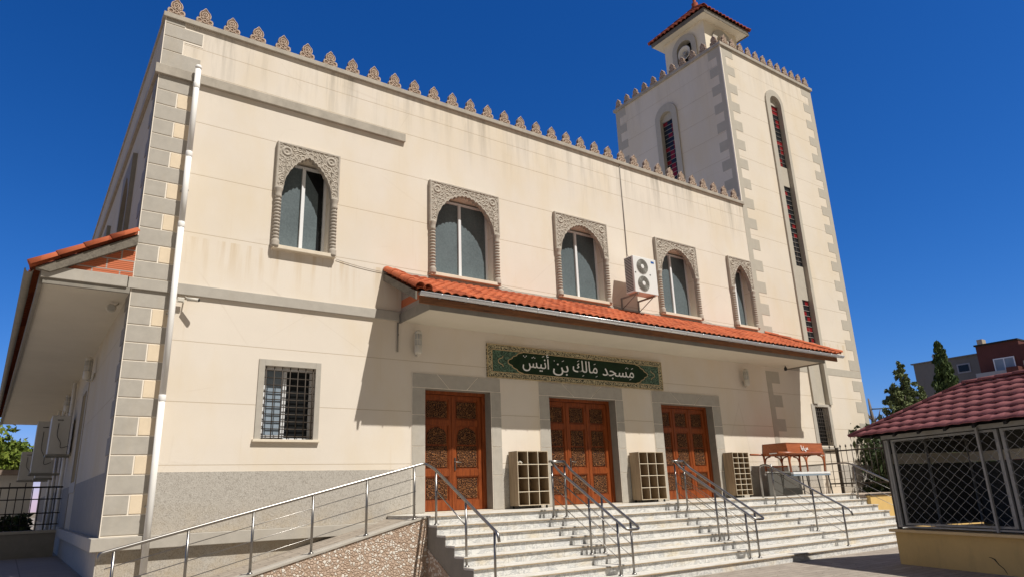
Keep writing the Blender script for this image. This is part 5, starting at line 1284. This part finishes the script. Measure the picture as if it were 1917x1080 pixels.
# dark shrubs behind the iron fence
cl = []; rnd = random.Random(12); b0 = along(1668, 930, 29)
for i in range(60): cl.append(((b0.x+rnd.uniform(-1.6, 1.6), b0.y+rnd.uniform(-1.4, 1.4), 1.0+rnd.random()*2.2), .45))
tree('dark_shrub', 'dark leafy shrub behind the iron fence under the kiosk eave', (b0.x, b0.y, 0), 'leaf_dark', cl, 6000, .12, (2.4, .12), 14, cat='shrub')
# left broadleaf tree
cl = []; rnd = random.Random(21)
for i in range(75):
    a_ = rnd.random()*6.28; q_ = rnd.random()**.5*5.2; z = 4.0+rnd.random()*4.0*(1-(q_/6.2)**2); cl.append(((-5.3+math.cos(a_)*q_, 47+math.sin(a_)*q_*.6, z), rnd.uniform(.7, 1.25)))
tree('leafy_tree', 'broad bright green leafy tree behind the white annex', (-5.3, 47, 0), 'leaf_broad', cl, 16000, .22, (5.5, .3), 22)
cl = []; rnd = random.Random(23)
for i in range(30): cl.append(((-1.9+rnd.uniform(-1.6, 1.2), 13.5+rnd.uniform(-1, 1), .8+rnd.random()*.5), .26))
tree('yard_shrub', 'dark shrub behind the side yard railing', (-1.9, 13.5, .4), 'leaf_dark', cl, 2500, .09, (.9, .06), 24, cat='shrub')

# ------------------------------------------------------------------ distant apartment blocks
def win(parent, x, y0, y1, z0, z1, fmat='alu'):
    f = MB().box(x-.05, x, y0-.1, y1+.1, z0-.1, z0).box(x-.05, x, y0-.1, y1+.1, z1, z1+.1).box(x-.05, x, y0-.1, y0, z0, z1).box(x-.05, x, y1, y1+.1, z0, z1).box(x-.05, x, (y0+y1)/2-.05, (y0+y1)/2+.05, z0, z1).build('window', fmat, parent)
    box(x-.02, x-.01, y0, y1, z0, z1).build('pane', 'frosted_light', f); return f
ap = thing('apartment_block', 'dark grey rendered apartment block with flat roof behind the cypress', 'building', (84, 20, 0))
box(80.5, 92, 14.9, 23.3, 0, 14.0).build('wall', 'apt_grey', ap); box(80.3, 92.2, 14.9, 23.5, 14.0, 14.12).build('roof', 'apt_grey', ap)
w_ = MB().box(80.44, 80.49, 17.6, 18.9, 12.3, 13.3).build('window', 'apt_white', ap); box(80.40, 80.43, 17.75, 18.75, 12.45, 13.15).build('pane', 'darkglass', w_)
MB().box(80.42, 80.49, 14.9, 16.5, 11.2, 13.4).build('brick_panel', 'apt_red', ap)
MB().box(80.3, 80.49, 14.95, 18.2, 9.0, 9.4).build('balcony_shade_strip', 'dark', ap)  # dark slab on the wall face, painting the shade of a recess
m = MB().box(81, 81.3, 21.2, 21.35, 14.1, 14.9).box(81, 81.1, 20.9, 21.0, 14.1, 14.6).box(80.95, 81.35, 20.8, 21.4, 14.6, 14.7).build('chimney', 'apt_white', ap)
ab = thing('apartment_block', 'dark red brick apartment block with white balcony at the right edge', 'building', (79, 13, 0))
box(75.4, 90, 11.2, 14.87, 0, 14.0).build('wall', 'apt_red', ab); box(75.2, 90.1, 11.15, 14.95, 14.0, 14.15).build('roof', 'dark', ab)
box(75.38, 90.02, 5, 11.19, 0, 12.6).build('wall', 'apt_cream', ab)
MB().box(75.34, 75.38, 6.4, 11.19, 12.0, 13.55).box(75.34, 90, 6.3, 6.39, 12.0, 13.5).build('brick_panel', 'apt_red', ab)
win(ab, 75.38, 11.9, 13.5, 11.15, 12.45)
MB().box(73.9, 74.0, 12.2, 14.8, 9.6, 11.2).box(74.0, 75.4, 14.7, 14.8, 9.6, 11.2).box(73.9, 75.39, 12.2, 14.8, 9.5, 9.6).build('balcony', 'apt_white', ab)
MB().box(73.88, 75.39, 11.2, 12.19, 9.5, 11.4).build('balcony_pier', 'apt_red', ab)
MB().box(78, 78.9, 15.1, 15.6, 13.6, 15.1).build('chimney', 'apt_cream', ab)
cb = thing('white_house', 'pale house wall peeping out between conifer and grey apartment block', 'building', (90, 27, 0))
box(84.5, 92, 23.6, 26.0, 0, 11.0).build('wall', 'apt_white', cb); box(84.3, 92, 23.55, 26.3, 11.0, 11.15).build('roof', 'apt_grey', cb)
tag(MB().prism([(18.0, 0), (18.0, 0)], 0, 0).build('x', 'dark'), 'x', 'x') if 0 else None
